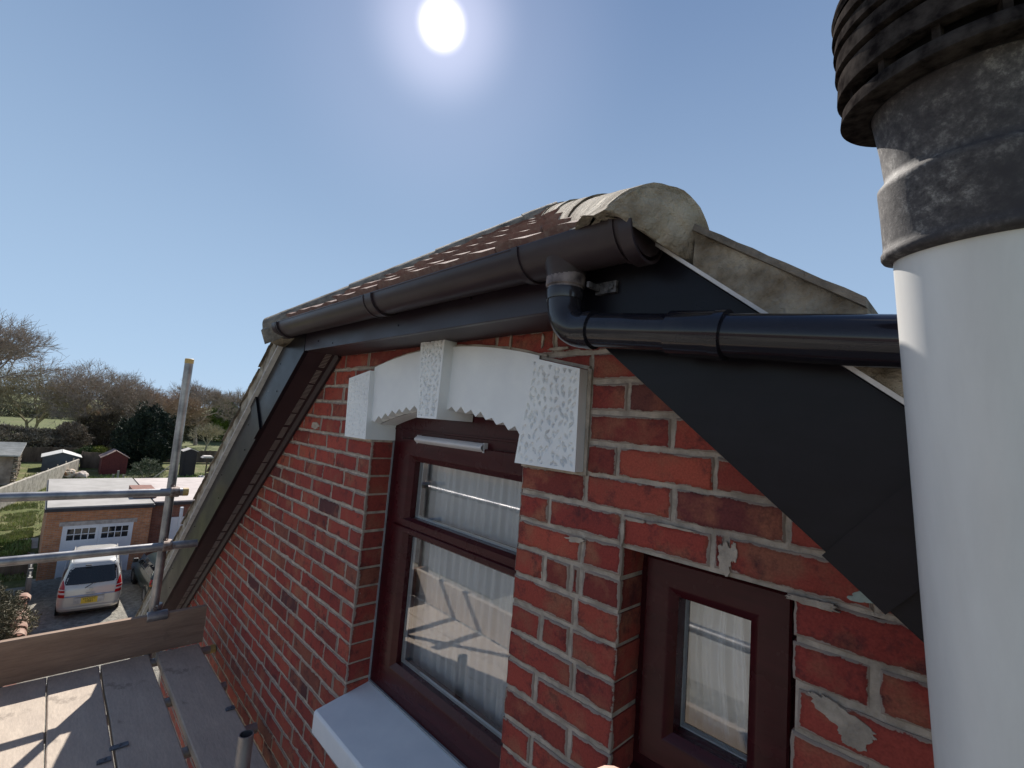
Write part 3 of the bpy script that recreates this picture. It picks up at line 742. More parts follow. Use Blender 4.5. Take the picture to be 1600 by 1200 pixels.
# hip plane of small plain tiles
tl = MB(); rt = random.Random(11)
sl_len = math.hypot(APX[1]+.215, APX[2]-.50); eu = Vector((0, (APX[1]+.215)/sl_len, (APX[2]-.50)/sl_len)); en = Vector((0, -eu.z, eu.y))
org = Vector((APX[0], -.215, .50))
row = 0; s_ = 0
hw0 = .955; GA = .185; ST = .0275
while s_ < sl_len:
    s0_, s1_ = s_, s_+GA+.06
    off = (row % 2)*.0+rt.uniform(-.03, .03)
    for tno in range(-5, 6):
        xt = tno*.30+off; j = rt.uniform(-.004, .005); tw = rt.uniform(-.012, .012); ds = rt.uniform(-.007, .007)
        tb_ = []
        for q_ in range(12):
            x0_ = xt+q_*.0248+.001; x1_ = x0_+.0248
            p = [(x0_, s0_), (x1_, s0_), (x1_, s1_), (x0_, s1_)]; kk = hw0/sl_len
            p = clip(p, 1, kk, hw0)
            if len(p) > 2: p = clip(p, -1, kk, hw0)
            if len(p) < 3 or area(p) < .00005: continue
            top = []; bot = []
            for (a, b_) in p:
                u_ = (a-xt)/.298
                h_ = .046+j-.140*(b_-s0_)+tw*(a-xt-.15)+.006*max(0, math.sin(u_*2*math.pi*2-.6))**.7
                sB = b_+(ds+.005*mnoise.noise((a*40, row*3.3, 0)) if b_ <= s0_+1e-6 else 0)
                top.append(org+Vector((a, 0, 0))+eu*sB+en*h_); bot.append(org+Vector((a, 0, 0))+eu*sB+en*(h_-.026))
            m = len(p); tl.add(top+bot, [tuple(range(m)), tuple(range(2*m-1, m-1, -1))]+[(i, (i+1) % m, (i+1) % m+m, i+m) for i in range(m)])
    s_ += GA; row += 1
def tile_mat():
    m, t, b = base_mat('plain_roof_tile'); g = noise(t, 4, 3)
    r = ramp(t, g.outputs[0], [(0.3, (.17, .085, .07)), (.45, (.27, .15, .12)), (.6, (.20, .11, .09)), (.75, (.32, .20, .165))])
    n = noise(t, 60, 7, .7); f = ramp(t, n.outputs[0], [(.45, (0, 0, 0)), (.7, (.8, .8, .8))])
    c = mixc(t, f.outputs[0], r.outputs[0], (.33, .25, .21)); t.links.new(c, b.inputs['Base Color']); b.inputs['Roughness'].default_value = .9
    n2 = noise(t, 160, 6, .75); bump(t, b, n2.outputs[0], .5, .003); return m
tl.build('hip_tiles', tile_mat(), rf_o)
un = MB(); un.add([(CL[0], -.24, .515), (CRn[0], -.24, .515), (APX[0], APX[1], APX[2]-.03)], [(0, 1, 2)]); un.build('roof_underlay', mTILEE, rf_o)
# hip tiles: half-round, lapped, bedded on mortar
def zfloor(p): return min(.490, ZR(p[0])+HB+.010) if p[0] > 1.0 else -9
def clampG(G): return [[(p[0], p[1], max(p[2], zfloor(p))) for p in r_] for r_ in G]
def hipline(c0, name, seed):
    c = Vector(c0); a = Vector(APX)-Vector((0, 0, 0.062 if c0[0] > 0 else .050)); mh_ = mVERGE if c0[0] > 0 else mTILEE; d = (a-c); Lh = d.length; d.normalize()
    up_ = Vector((0, 0, 1)); side_ = d.cross(up_).normalized(); up2 = side_.cross(d).normalized()
    pos = 0.0; i = 0
    while pos < Lh:
        l = min(.455, Lh-pos+.02)
        mb = MB(); nseg = 10; na = 24; rows_ = []
        for (rr, flip) in ((.107, 0), (.094, 1)):
            G2 = []
            for q in range(nseg+1):
                f = q/nseg; p0 = c+d*(pos+l*f)+up2*(.004*(1-f))
                rad = rr*(1.012-.024*f)
                G2.append([tuple(p0+(side_*math.cos(math.pi*k_/na*1.0)*1+up2*math.sin(math.pi*k_/na))*(rad+.0022*mnoise.noise((k_*.5, q*.9+i*9+pos*20, seed)))) for k_ in range(na+1)])
            G2 = clampG(G2); rows_.append(G2); mb.grid(G2)
        # rims joining the inner and outer skins
        for q in (0, nseg): mb.grid([rows_[0][q], rows_[1][q]])
        mb.grid([[g[0] for g in rows_[0]], [g[0] for g in rows_[1]]]); mb.grid([[g[-1] for g in rows_[0]], [g[-1] for g in rows_[1]]])
        mb.build(name, mh_, rf_o, smooth=True, sharp=50)
        pos += .445; i += 1
    # mortar bed along both sides and end plug
    mb = MB(); G2 = []
    for q in range(40):
        f = q/39; p0 = c+d*(Lh*f)
        G2.append([tuple(p0+side_*(w_*(1+.10*mnoise.noise((q*.6, w_*20, seed))))+up2*(h_+.006*mnoise.noise((q*.7, h_*30, seed)))) for (w_, h_) in ((.132, -.055), (.126, .018), (.10, .035), (-.10, .035), (-.126, .018), (-.132, -.055))])
    mb.grid(clampG(G2))
    mb.build('hip_mortar', mh_, rf_o)
    # mortar plug filling the open end
    mb = MB(); G2 = []; na = 36
    for q in range(15):
        f = q/14; row_ = []
        for k_ in range(na):
            a_ = 2*math.pi*k_/na; cx_ = math.cos(a_); cy_ = math.sin(a_)
            if cy_ < 0: cy_ *= .38
            row_.append(tuple(c+d*(-.022+.020*f*f+.007*mnoise.noise((cx_*f*4, cy_*f*4, seed)))+(side_*cx_+up2*cy_)*.100*f))
        G2.append(row_)
    if c0[0] > 0: G2 = [[(p[0], p[1]-.012*(q_/14), max(p[2], zfloor(p)+.004*mnoise.noise((p[0]*30, 0, 3)))) for p in r_] for q_, r_ in enumerate(G2)]
    mb.grid(G2, closeu=True); mb.grid([G2[-1], [tuple(Vector(p)+d*.16) for p in G2[-1]]], closeu=True)
    mb.build('hip_end_mortar', mVERGE, rf_o, smooth=True, sharp=70)
hipline((1.384, -.232, .442), 'hip_ridge_tile', 4)
hipline((-.632, -.225, .440), 'hip_ridge_tile', 8)

def lump(cx, cy, cz, rx, ry, rz, sd_):
    mb = MB(); P = []
    for a in range(13):
        th_ = math.pi*a/12; row_ = []
        for b_ in range(24):
            ph = math.pi*b_/12; v = Vector((math.sin(th_)*math.cos(ph), math.sin(th_)*math.sin(ph), math.cos(th_))); k_ = 1+.45*mnoise.noise(v*2.1+Vector((sd_, 0, 0)))+.2*mnoise.noise(v*6+Vector((0, sd_, 0)))
            row_.append((cx+v.x*rx*k_, cy+v.y*ry*k_, cz+v.z*rz*k_))
        P.append(row_)
    mb.grid(P, closeu=True); mb.build('mortar_lump', mVERGE, rf_o, smooth=True, sharp=60)
lump(1.285, -.205, .500, .085, .055, .030, 3); lump(1.34, -.20, .495, .05, .05, .026, 8); lump(1.20, -.16, .515, .05, .03, .018, 5); pass

# ---- gutter
YG = -.232; ZG = .492; RG = .056
def half_round(mb, x0, x1, r, t=.003, zoff=0, lip=True, z0=None, z1=None):
    prof = []
    na = 18
    for k_ in range(na+1):
        a = math.pi+(math.pi-.35)*k_/na; prof.append((YG+math.cos(a)*r, ZG+zoff+math.sin(a)*r))
    for k_ in range(na, -1, -1):
        a = math.pi+(math.pi-.35)*k_/na; prof.append((YG+math.cos(a)*(r-t), ZG+zoff+math.sin(a)*(r-t)))
    n = len(prof); vs = [(x0, p[0], p[1]) for p in prof]+[(x1, p[0], p[1]) for p in prof]
    fs = [(i, (i+1) % n, (i+1) % n+n, i+n) for i in range(n)]
    for i in range(na): fs += [(i, i+1, n-2-i, n-1-i), (i+n, n-1-i+n, n-2-i+n, i+1+n)]
    mb.add(vs, fs)
gt = MB(); half_round(gt, -.50, 1.375, RG); gt.tube([(-.50, YG-RG+.002, ZG+.001), (1.375, YG-RG+.002, ZG+.001)], .0035, 8)
g_o = gt.build('gutter', mGUT, house, smooth=True)
gb = MB(); half_round(gb, .385, .432, RG+.0045, .004); half_round(gb, .378, .386, RG+.007, .006); half_round(gb, .431, .438, RG+.007, .006); gb.box((.39, YG+RG, ZG-.03), (.43, YB, ZG+.004)); gb.build('gutter_union', mGUT, g_o, smooth=True)
gb = MB(); half_round(gb, 1.085, 1.37, RG+.004, .005); half_round(gb, 1.082, 1.100, RG+.008, .006); half_round(gb, 1.335, 1.343, RG+.008, .006)
gb.tube([(1.19, YG, ZG-.035), (1.19, YG, ZG-.060), (1.19, YG, ZG-.088)], [.050, .042, .036], 24)
gb.build('gutter_outlet', mGUT, g_o, smooth=True)
ge = MB()
def disc_half(mb, x0, x1, r):
    na = 20; p = [(YG+math.cos(math.pi+(math.pi-.35)*k_/na)*r, ZG+math.sin(math.pi+(math.pi-.35)*k_/na)*r) for k_ in range(na+1)]
    mb.prism(p, x0, x1, ax='x')
disc_half(ge, 1.372, 1.378, RG+.003); half_round(ge, 1.355, 1.381, RG+.006, .006, zoff=-.012); ge.build('end_cap', mGUT, g_o, smooth=True)
ge = MB(); disc_half(ge, -.503, -.499, RG+.005); half_round(ge, -.515, -.470, RG+.006, .006); half_round(ge, -.455, -.447, RG+.008, .007); ge.build('end_cap', mGUT, g_o, smooth=True)
# ---- rainwater pipe
def arcpts(c0, c1, c2, n=10):
    a, b, c_ = Vector(c0), Vector(c1), Vector(c2)
    return [(a*(1-t)**2+b*2*t*(1-t)+c_*t*t) for t in [i/n for i in range(n+1)]]
YP = -.230
dr = Vector((.55, 0, -.070)).normalized()
p_end = Vector((1.19, YP, .311))
rp = MB()
st = Vector((1.262, YP, .305))
rp.tube([st, st+dr*.26], .0335, 28); rp.tube([st+dr*.20, st+dr*2.2], .0345, 28)
pp = rp.build('rainwater_pipe', mPIPE, house, smooth=True)
el = MB()
pts = arcpts((1.19, YP, .385), (1.19, YP, .304), st, 14)
el.tube(pts, .0365, 28)
for k_, rr in ((0, .0385), (1, .0385)): pass
el.tube([pts[0]+Vector((0, 0, .012)), pts[0]+Vector((0, 0, .005)), pts[1]], [.040, .041, .039], 28)
el.tube([pts[-1]-dr*.004, pts[-1]+dr*.012], .0385, 28)
el.build('pipe_elbow', mPIPE, pp, smooth=True)
ot = MB(); ot.tube([(1.19, YP, .402), (1.19, YP, .404), (1.19, YP, .426), (1.19, YP, .430)], [.040, .0415, .0415, .037], 28); ot.tube([(1.19, YP, .384), (1.19, YP, .403)], .0385, 28)
ot.build('outlet_socket', simple('dusty_outlet_plastic', (.07, .05, .055), .6, .4, 25, .3, 60, .001, col2=(.26, .21, .20)), pp, smooth=True)
cp = MB(); cp.tube([st+dr*.175, st+dr*.262], .0385, 28); cp.tube([st+dr*.252, st+dr*.268], .0405, 28); cp.build('pipe_coupling', mPIPE, pp, smooth=True)
bk = MB(); bk.box((1.235, YB-.012, .392), (1.285, YB-.0035, .416)); bk.box((1.24, YB-.05, .398), (1.246, YB-.01, .410)); bk.tube([(1.275, YB-.016, .404), (1.275, YB-.01, .404)], .006, 10); bk.build('pipe_clip', simple('clip_scuffed', (.03, .026, .03), .5, .5, 80, col2=(.16, .15, .16)), pp)

# ---- curtains
def curtain(x0, x1, z0, z1, y, waves, seed, label, taper=0):
    mb = MB(); nx = 260; nz = 24; P = []
    for i in range(nz+1):
        v = i/nz; row_ = []
        for j in range(nx+1):
            u = j/nx
            ph = u*waves*2*math.pi+1.2*mnoise.noise((u*6, seed, v*.6))*2
            amp = .014*(.5+.8*abs(mnoise.noise((u*7, seed+3, .3))))
            sh = .02*mnoise.noise((u*3, seed+9, v*2))
            row_.append((x0+(x1-x0)*u+sh, y+amp*math.sin(ph)+.006*math.sin(ph*2.3+seed)+.01*mnoise.noise((u*9, v*2, seed)), z0+(z1-z0)*v))
        P.append(row_)
    mb.grid(P)
    o = mb.build('net_curtain', mCURT, None, smooth=True, sharp=180, recalc=False)
    tag(o, label, 'curtain', 'net curtains behind the windows')
curtain(-.01, .97, -1.01, .14, .215, 17, 1, 'white pleated net curtain behind the tall two light window')
curtain(X2, X3, -.67, -.15, .205, 8, 5, 'pale net curtain behind the small square window')

# ================================================================ FLUE
ax_ = Vector((-.0508, -.1486, .9876)).normalized(); fc = Vector((1.8176, -.3743, .1886))
fl = thing('boiler_flue', 'fat white plastic flue pipe with dirty black louvred terminal close at the right edge', 'flue pipe', tuple(fc+ax_*-1.75))
def fa_tube(prs, n=72, caps=False):
    mb = MB(); mb.rev(fc, ax_, prs, n); return mb
fa_tube([(-1.75, .0625), (-.5, .0625), (.15, .0625)]).build('flue_pipe', mFLUEW, fl, smooth=True)
tb = fa_tube([(.1066, .0632), (.1085, .0700), (.1115, .0717), (.1156, .0717), (.1185, .0700), (.1242, .0694), (.150, .0696), (.174, .0704), (.1785, .0703), (.181, .0680), (.1835, .0648), (.19, .0642), (.215, .0660), (.245, .0698), (.2516, .0706)])
t_o = tb.build('terminal_body', mFLUED, fl, smooth=True, sharp=50)
fa_tube([(.2510, .0700), (.2515, .0940), (.2531, .0956), (.2560, .0952), (.2646, .0937), (.2655, .0925), (.2590, .0900), (.2570, .0700)]).build('terminal_brim', mFLUEG, fl, smooth=True, sharp=50)
lv = MB()
for (h0, h1, r) in ((.2765, .299, .0968), (.3025, .3205, .0970), (.3235, .3365, .0970), (.3395, .352, .0972)):
    prs = [(h0, r-.014), (h0, r-.002), (h0+.001, r), (h1-.001, r-.002), (h1, r-.004), (h1, r-.016), (h0, r-.014)]
    lv.rev(fc, ax_, prs, 72)
lv.build('louvre_rings', mFLUEG, fl, smooth=True, sharp=50)
rbm = MB(); u0 = ax_.orthogonal().normalized(); v0 = ax_.cross(u0)
for k_ in range(14):
    a = 2*math.pi*(k_+.35)/14; d = u0*math.cos(a)+v0*math.sin(a); e_ = ax_.cross(d)
    lo = fc+ax_*.258+d*.078; hi = fc+ax_*.356+d*.078
    vs = [lo-e_*.0028, lo+e_*.0028, lo+e_*.0028+d*.012, lo-e_*.0028+d*.012, hi-e_*.0028, hi+e_*.0028, hi+e_*.0028+d*.013, hi-e_*.0028+d*.013]
    rbm.add(vs, [(0, 3, 2, 1), (4, 5, 6, 7), (0, 1, 5, 4), (1, 2, 6, 5), (2, 3, 7, 6), (3, 0, 4, 7)])
rbm.build('louvre_ribs', mFLUEG, fl)
fa_tube([(.25, .072), (.355, .066), (.37, .05)], 48).build('terminal_core', simple('dark_inner_core', (.012, .011, .012), .8), fl, smooth=True)
fa_tube([(.354, .0950), (.358, .0965), (.366, .094), (.376, .080), (.382, .05), (.384, .001)], 72).build('terminal_cap', mFLUEG, fl, smooth=True)
# ================================================================ SCAFFOLD
ZPL = -1.45; XE = -1.775
lanes = [(-.330, -.110), (-.587, -.368), (-.806, -.597), (-1.028, -.812), (-1.252, -1.036)]
LG = 'scaffold boards laid side by side'
lane_lab = ['scaffold board lying nearest the brick wall', 'second scaffold board out from the wall beside the wide gap', 'scaffold board third from the wall with a blue grey clip at its edge', 'fourth scaffold board out from the wall, half in sun', 'outermost scaffold board beside the outer toe board']
for i, (y0_, y1_) in enumerate(lanes):
    rr = random.Random(i+20)
    x1b = 1.55 if i == 0 else 2.15
    t_ = thing('scaffold_board', lane_lab[i], 'scaffold board', (XE, (y0_+y1_)/2, ZPL-.038), 0, LG)
    mb = MB(); P = []
    nx = 60; prof = [(0, -.038), (0, -.004), (.004, 0), (.5, 0), (.996, 0), (1, -.004), (1, -.038)]
    for j in range(nx+1):
        x = XE+(x1b-XE)*j/nx; row_ = []
        for (u, dz) in prof:
            yy = y0_+(y1_-y0_)*u if u in (0, 1, .5) else (y0_+.004 if u < .5 else y1_-.004)
            row_.append((x, yy+.0022*mnoise.noise((x*3, u*3+i*7, 0)), ZPL+dz+.003*mnoise.noise((x*1.2, i*5+u, 2))))
        P.append(row_)
    mb.grid(P); mb.grid([[r_[0], r_[-1]] for r_ in P])
    mb.add(P[0], [tuple(range(7))]); mb.add(P[-1], [tuple(range(7))])
    mb.build('plank', mBOARD, t_)
    bd = MB()
    yc = (y0_+y1_)/2
    bd.box((XE-.001, y0_+.0-.0012, ZPL-.036), (XE+.055, y0_-.0002, ZPL-.001)); bd.box((XE-.0022, y0_, ZPL-.034), (XE-.0002, y1_, ZPL+.001)); bd.box((XE-.001, y1_+.0002, ZPL-.036), (XE+.055, y1_+.0012, ZPL-.001))
    bd.build('end_band', mBAND, t_)
# spacer clips between boards
mCLIP = simple('grey_blue_clip', (.11, .125, .15), .55, .3, 40)
def clipthing(x, y, label, w=.05):
    mb = MB(); mb.box((x-.015, y-w*.2, ZPL+.001), (x+.015, y+w, ZPL+.008)); mb.box((x-.012, y-w*.2-.006, ZPL-.03), (x+.012, y-w*.2, ZPL+.006)); mb.tube([(x, y+w*.4, ZPL+.008), (x, y+w*.4, ZPL+.014)], .006, 8)
    tag(mb.build('board_clip', mCLIP, None, bevel=.002), label, 'board clip', 'clips gripping the scaffold boards')
clipthing(-.905, -.590, 'grey board clip biting the edge of the second board from the wall')
clipthing(-.835, -.640, 'grey board clip on the edge of the third board from the wall', .035)
clipthing(-.925, -.140, 'grey board clip on the wall side edge of the innermost board', .03)
# toe boards
def toe(name, label, a, b, m, yn):
    mb = MB(); nx = 24; P = []
    for j in range(nx+1):
        t = j/nx; p = Vector(a)*(1-t)+Vector(b)*t; nrm_ = Vector(yn)
        P.append([tuple(p+Vector((0, 0, h))+nrm_*w+nrm_*.002*mnoise.noise((t*3, h, 4))+Vector((0, 0, .002*mnoise.noise((t*5+h, 0, 1))))) for (h, w) in ((0, 0), (.222, 0), (.226, .003), (.226, .033), (.222, .036), (0, .036))])
    mb.grid(P, closeu=True); mb.add(P[0], [tuple(range(6))]); mb.add(P[-1], [tuple(range(6))])
    return tag(mb.build(name, m, None), label, 'toe board', 'toe boards on edge round the platform')
toe('toe_board', 'long timber toe board standing on edge at the far end of the platform', (XE-.006, -1.40, ZPL+.004), (XE-.006, -.088, ZPL+.004), mTOE, (-1, 0, 0))
toe('toe_board', 'outer toe board along the open side of the platform, seen only in the window reflection', (XE-.03, -1.262, ZPL+.004), (2.3, -1.262, ZPL+.004), mBOARD, (0, -1, 0))
mBRL = MB()
TR = .0242
def tube_thing(name, label, cat, a, b, group=None, cap=None, hollow=False):
    A = Vector(a); Bv = Vector(b)
    t_ = thing(name, label, cat, a, 0, group)
    mb = MB()
    if hollow: mb.pipe(a, b, TR, .004, 28)
    else: mb.tube([A, (A+Bv)/2, Bv], TR, 24)
    mb.build('tube', mGALV, t_, smooth=True)
    if cap:
        d = (Bv-A).normalized(); mb = MB()
        mb.tube([Bv-d*.028, Bv+d*.001, Bv+d*.003], [TR+.0012, TR+.0012, TR-.002], 24); mb.build('end_cap', mCAPY, t_, smooth=True)
    return t_
XS = -1.852
PG = 'scaffold tubes upright'
st1 = tube_thing('scaffold_standard', 'tall grey scaffold pole with yellow cap rising past the rake board against the sky', 'scaffold pole', (XS-.004, -.345, -7.7), (XS, -.368, .375), PG, cap=True)
tube_thing('scaffold_standard', 'corner scaffold pole at the outer end of the platform, seen in the window reflection', 'scaffold pole', (XS, -1.36, -7.7), (XS, -1.36, .2), PG)
tube_thing('scaffold_standard', 'outer scaffold pole midway along the platform, seen in the window reflection', 'scaffold pole', (.25, -1.36, -7.7), (.25, -1.36, -.05), PG)
tube_thing('scaffold_standard', 'outer scaffold pole behind the photographer', 'scaffold pole', (2.1, -1.36, -7.7), (2.1, -1.36, .2), PG)
tube_thing('scaffold_standard', 'short open topped scaffold tube poking up through the boards beside the wall', 'scaffold pole', (0.0, -.352, -7.7), (0.0, -.352, -1.03), PG, hollow=True)
RGp = 'horizontal guard rail tubes'
tube_thing('guard_rail', 'upper end guard rail tube with yellow cap clamped to the tall pole', 'guard rail', (XS+.05, -1.50, -.478), (XS+.05, -.283, -.478), RGp, cap=True)
tube_thing('guard_rail', 'lower end guard rail tube below the capped one', 'guard rail', (XS+.05, -1.50, -.812), (XS+.05, -.190, -.812), RGp)
tube_thing('guard_rail', 'upper outer guard rail along the platform, seen in the window reflection', 'guard rail', (XS-.2, -1.31, -.50), (2.4, -1.31, -.50), RGp)
tube_thing('guard_rail', 'lower outer guard rail along the platform, seen in the window reflection', 'guard rail', (XS-.2, -1.31, -.86), (2.4, -1.31, -.86), RGp)
def coupler(label, c, seed, m=mRUST, k_=1.0):
    rr = random.Random(seed); c = Vector(c)
    t_ = thing('tube_coupler', label, 'coupler', tuple(c), 0, 'couplers clamping the tubes')
    mb = MB(); mb.tube([c+Vector((-.006, 0, -.026*k_)), c+Vector((-.006, 0, .026*k_))], .031, 16); mb.tube([c+Vector((.048, -.024*k_, 0)), c+Vector((.048, .024*k_, 0))], .0315, 16)
    mb.box(tuple(c+Vector((.012, -.022, -.020))), tuple(c+Vector((.042, .022, .020))))
    mb.build('clamp_body', m, t_, bevel=.003)
    mb = MB(); mb.tube([c+Vector((.03, .030, .0)), c+Vector((.075, .034, .004))], .0065, 8); mb.tube([c+Vector((.055, .033, .0)), c+Vector((.068, .035, .002))], .012, 6)
    mb.build('clamp_bolt', mRUST, t_); mb = MB()
    mb.tube([c+Vector((.02, -.012, .02)), c+Vector((.03, -.012, .048))], .006, 8); mb.tube([c+Vector((.024, -.012, .030)), c+Vector((.028, -.012, .040))], .012, 6)
    mb.build('clamp_bolt', mRUST, t_)
coupler('rusty coupler joining the upper guard rail to the tall pole', (XS, -.352, -.478), 1)
coupler('rusty coupler joining the lower guard rail to the tall pole', (XS, -.350, -.812), 2)
coupler('grey coupler at the foot of the tall pole on the toe board', (XS+.0, -.349, -1.235), 3, mGALV, 2.2)
coupler('coupler on the corner pole, in the reflection', (XS, -1.36, -.478), 4)
# transoms under the boards
TG = 'cross tubes under the boards'
for i, (x, yb_) in enumerate(((-1.80, .0), (-1.285, -.055), (-.80, -.03), (.35, -.04), (1.3, -.04))):
    tube_thing('scaffold_transom', ['cross tube at the far end of the boards with its end by the brickwork', 'second cross tube under the boards, short end showing past the inner board', 'third cross tube showing past the inner board near the clip', 'cross tube under the boards nearer the viewer', 'cross tube under the boards below the viewer'][i], 'scaffold tube', (x, -1.45, ZPL-.064), (x, yb_-.006, ZPL-.064), TG, cap=(i in (0,)), hollow=(i != 0))
tube_thing('ledger', 'long ledger tube under the outer edge of the boards', 'scaffold tube', (-2.0, -1.31, ZPL-.115), (2.4, -1.31, ZPL-.115), 'ledger tubes')
tube_thing('ledger', 'long ledger tube under the inner edge of the boards', 'scaffold tube', (-2.0, -.22, ZPL-.115), (2.4, -.22, ZPL-.115), 'ledger tubes')

# ================================================================ THE GROUND AND ALL BEYOND
ZG0 = -7.7
def sheet(name, pts, z, m, kind='structure', sub=0):
    mb = MB(); mb.add([(p[0], p[1], z) for p in pts], [tuple(range(len(pts)))]); return tag(mb.build(name, m, None), kind=kind)
def ground_mat(name, a, b_, c_, s1=.35, s2=3):
    m, t, b = base_mat(name)
    n = noise(t, s1, 6, .65); r = ramp(t, n.outputs[0], [(.35, a), (.55, b_), (.68, c_)])
    n2 = noise(t, s2, 8, .75); f = ramp(t, n2.outputs[0], [(.3, (.45, .45, .45)), (.7, (1.35, 1.35, 1.3))])
    c = mixc(t, 1, r.outputs[0], f.outputs[0], 'MULTIPLY'); t.links.new(c, b.inputs['Base Color']); b.inputs['Roughness'].default_value = .95
    b.inputs['Specular IOR Level'].default_value = .15
    bump(t, b, n2.outputs[0], 1, .12); return m
mFIELD = ground_mat('field_grass_mat', (.125, .145, .062), (.15, .165, .075), (.165, .16, .09), .06, 1.5)
mGARD = ground_mat('rough_garden_mat', (.11, .14, .045), (.17, .17, .075), (.27, .23, .15), .45, 4)
mCONC = ground_mat('drive_concrete_mat', (.34, .32, .285), (.38, .36, .32), (.30, .28, .25), .5, 6)
mEARTH = ground_mat('earth', (.09, .07, .05), (.13, .10, .07), (.1, .1, .05), .5, 5)
sheet('ground', [(-900, -700), (400, -700), (400, 900), (-900, 900)], ZG0-.05, mFIELD)
sheet('unseen_soil', [(-30, -14.3), (-46, -14.3), (-300, -75), (-300, -400), (120, -400), (120, -14.3)], ZG0-.03, simple('bare_soil', (.17, .145, .12), .95, .25, .3, .5, 8, .05))  # out-of-view brown sheet added so the barge board mirrors less green
sheet('garden_ground', [(-74, -6.5), (-25.7, -3.2), (-26, 16), (-76, 24)], ZG0-.008, mGARD)
sheet('left_garden_ground', [(-44, -14), (-25, -14), (-25, -.8), (-44, -.8)], ZG0-.004, mGARD)
sheet('dull_side_earth', [(-25, -14), (-14, -14), (-14, -.8), (-25, -.8)], ZG0-.004, simple('dull_earth', (.24, .21, .17), .95, .25, 1.5, .5, 20, .02))  # garden strip coloured dull earth to cut green in the barge reflection
sheet('driveway', [(-25.9, -.75), (2, -.75), (2, 4.6), (-25.9, 4.6)], ZG0, mCONC)
sheet('unseen_asphalt', [(-70, -44), (30, -44), (30, -14.1), (-70, -14.1)], ZG0-.006, simple('asphalt', (.09, .088, .085), .9, .25, 2, .3, 60))  # unseen grey sheet added to keep green out of the window reflections
sheet('yard', [(-14, -20), (8, -20), (8, -.76), (-14, -.76)], ZG0, mCONC)
# far hills / hedge line closing the field
rh = random.Random(5)

# ---- garage
mORBR = far_brick('orange_brick', (.52, .235, .11), (.40, .165, .08), (.36, .32, .27))
mORBR2 = far_brick('brown_brick', (.24, .095, .06), (.18, .07, .05), (.2, .17, .15))
mROOFL = simple('pale_roof_felt', (.29, .275, .255), .85, .1, 1.2, .3, 20, col2=(.36, .34, .32))
mROOFP = simple('pinkish_roof_felt', (.42, .36, .335), .85, .1, 1.2, .3, 20, col2=(.50, .44, .41))
mDKTRIM = simple('black_roof_edge', (.03, .03, .036), .6, .2, 5)
mWPAINT = simple('white_garage_paint', (.66, .69, .74), .5, .05, 3)
mDGLASS = simple('dark_window_glass', (.012, .014, .018), .06, .2, 2)
gar = thing('garage', 'flat roofed orange brick garage with white double doors behind the silver people carrier', 'garage', (-25.6, 1.2, ZG0))
mb = MB(); D0, D1, DZ = -.02, 2.33, -5.56
mb.box((-34.2, -.57, ZG0), (-25.6, D0, -4.93)); mb.box((-34.2, D1, ZG0), (-25.6, 2.95, -4.93)); mb.box((-34.2, D0, DZ+.18), (-25.6, D1, -4.93)); mb.box((-34.2, -.565, ZG0), (-34.0, 2.945, -4.94))
for i in range(26):   # soldier course over the door
    y = -.12+i*.098; mb.box((-25.603, y, -5.30), (-25.590, y+.082, -5.10))
mb.build('wall', mORBR, gar)
mb = MB(); mb.box((-34.4, -.66, -4.93), (-25.46, 3.02, -4.80)); mb.build('roof_edge', mDKTRIM, gar)
mb = MB(); mb.box((-34.35, -.60, -4.80), (-25.52, 2.98, -4.735)); mb.build('roof', mROOFL, gar)
mb = MB(); mb.box((-25.62, D0-.12, DZ), (-25.57, D1+.12, DZ+.17)); mb.build('lintel', simple('grey_lintel', (.36, .33, .31), .8), gar)
mb = MB(); mb.box((-25.66, D0, ZG0), (-25.58, D0+.06, DZ)); mb.box((-25.66, D1-.06, ZG0), (-25.58, D1, DZ)); mb.box((-25.66, D0+.06, DZ-.05), (-25.58, D1-.06, DZ)); mb.build('door_frame', mWPAINT, gar)
for hh_, (ya, yb) in enumerate(((D0+.06, 1.155), (1.160, D1-.06))):
    mb = MB()
    mb.box((-25.63, ya, ZG0+.02), (-25.60, yb, DZ-.055-.62))
    for (a, b_) in ((ya, ya+.10), (yb-.10, yb)): mb.box((-25.635, a, DZ-.675), (-25.595, b_, DZ-.055))
    mb.box((-25.635, ya+.10, DZ-.675), (-25.595, yb-.10, DZ-.62)); mb.box((-25.635, ya+.10, DZ-.14), (-25.595, yb-.10, DZ-.055))
    nb = 11
    for i in range(nb):   # ribs of the boarding
        y = ya+.05+(yb-ya-.1)*(i+.5)/nb; mb.box((-25.600, y-.006, ZG0+.06), (-25.592, y+.006, DZ-.72))
    d_ = mb.build('garage_door', mWPAINT, gar)
    g = MB(); g.box((-25.625, ya+.10, DZ-.62), (-25.620, yb-.10, DZ-.14)); g.build('pane', mDGLASS, d_)
    g = MB()
    for i in range(1, 4): y = ya+.10+(yb-ya-.2)*i/4; g.box((-25.62, y-.014, DZ-.62), (-25.598, y+.014, DZ-.14))
    z = DZ-.38; g.box((-25.619, ya+.10, z-.014), (-25.600, yb-.10, z+.014)); g.build('glazing_bar', mWPAINT, d_)
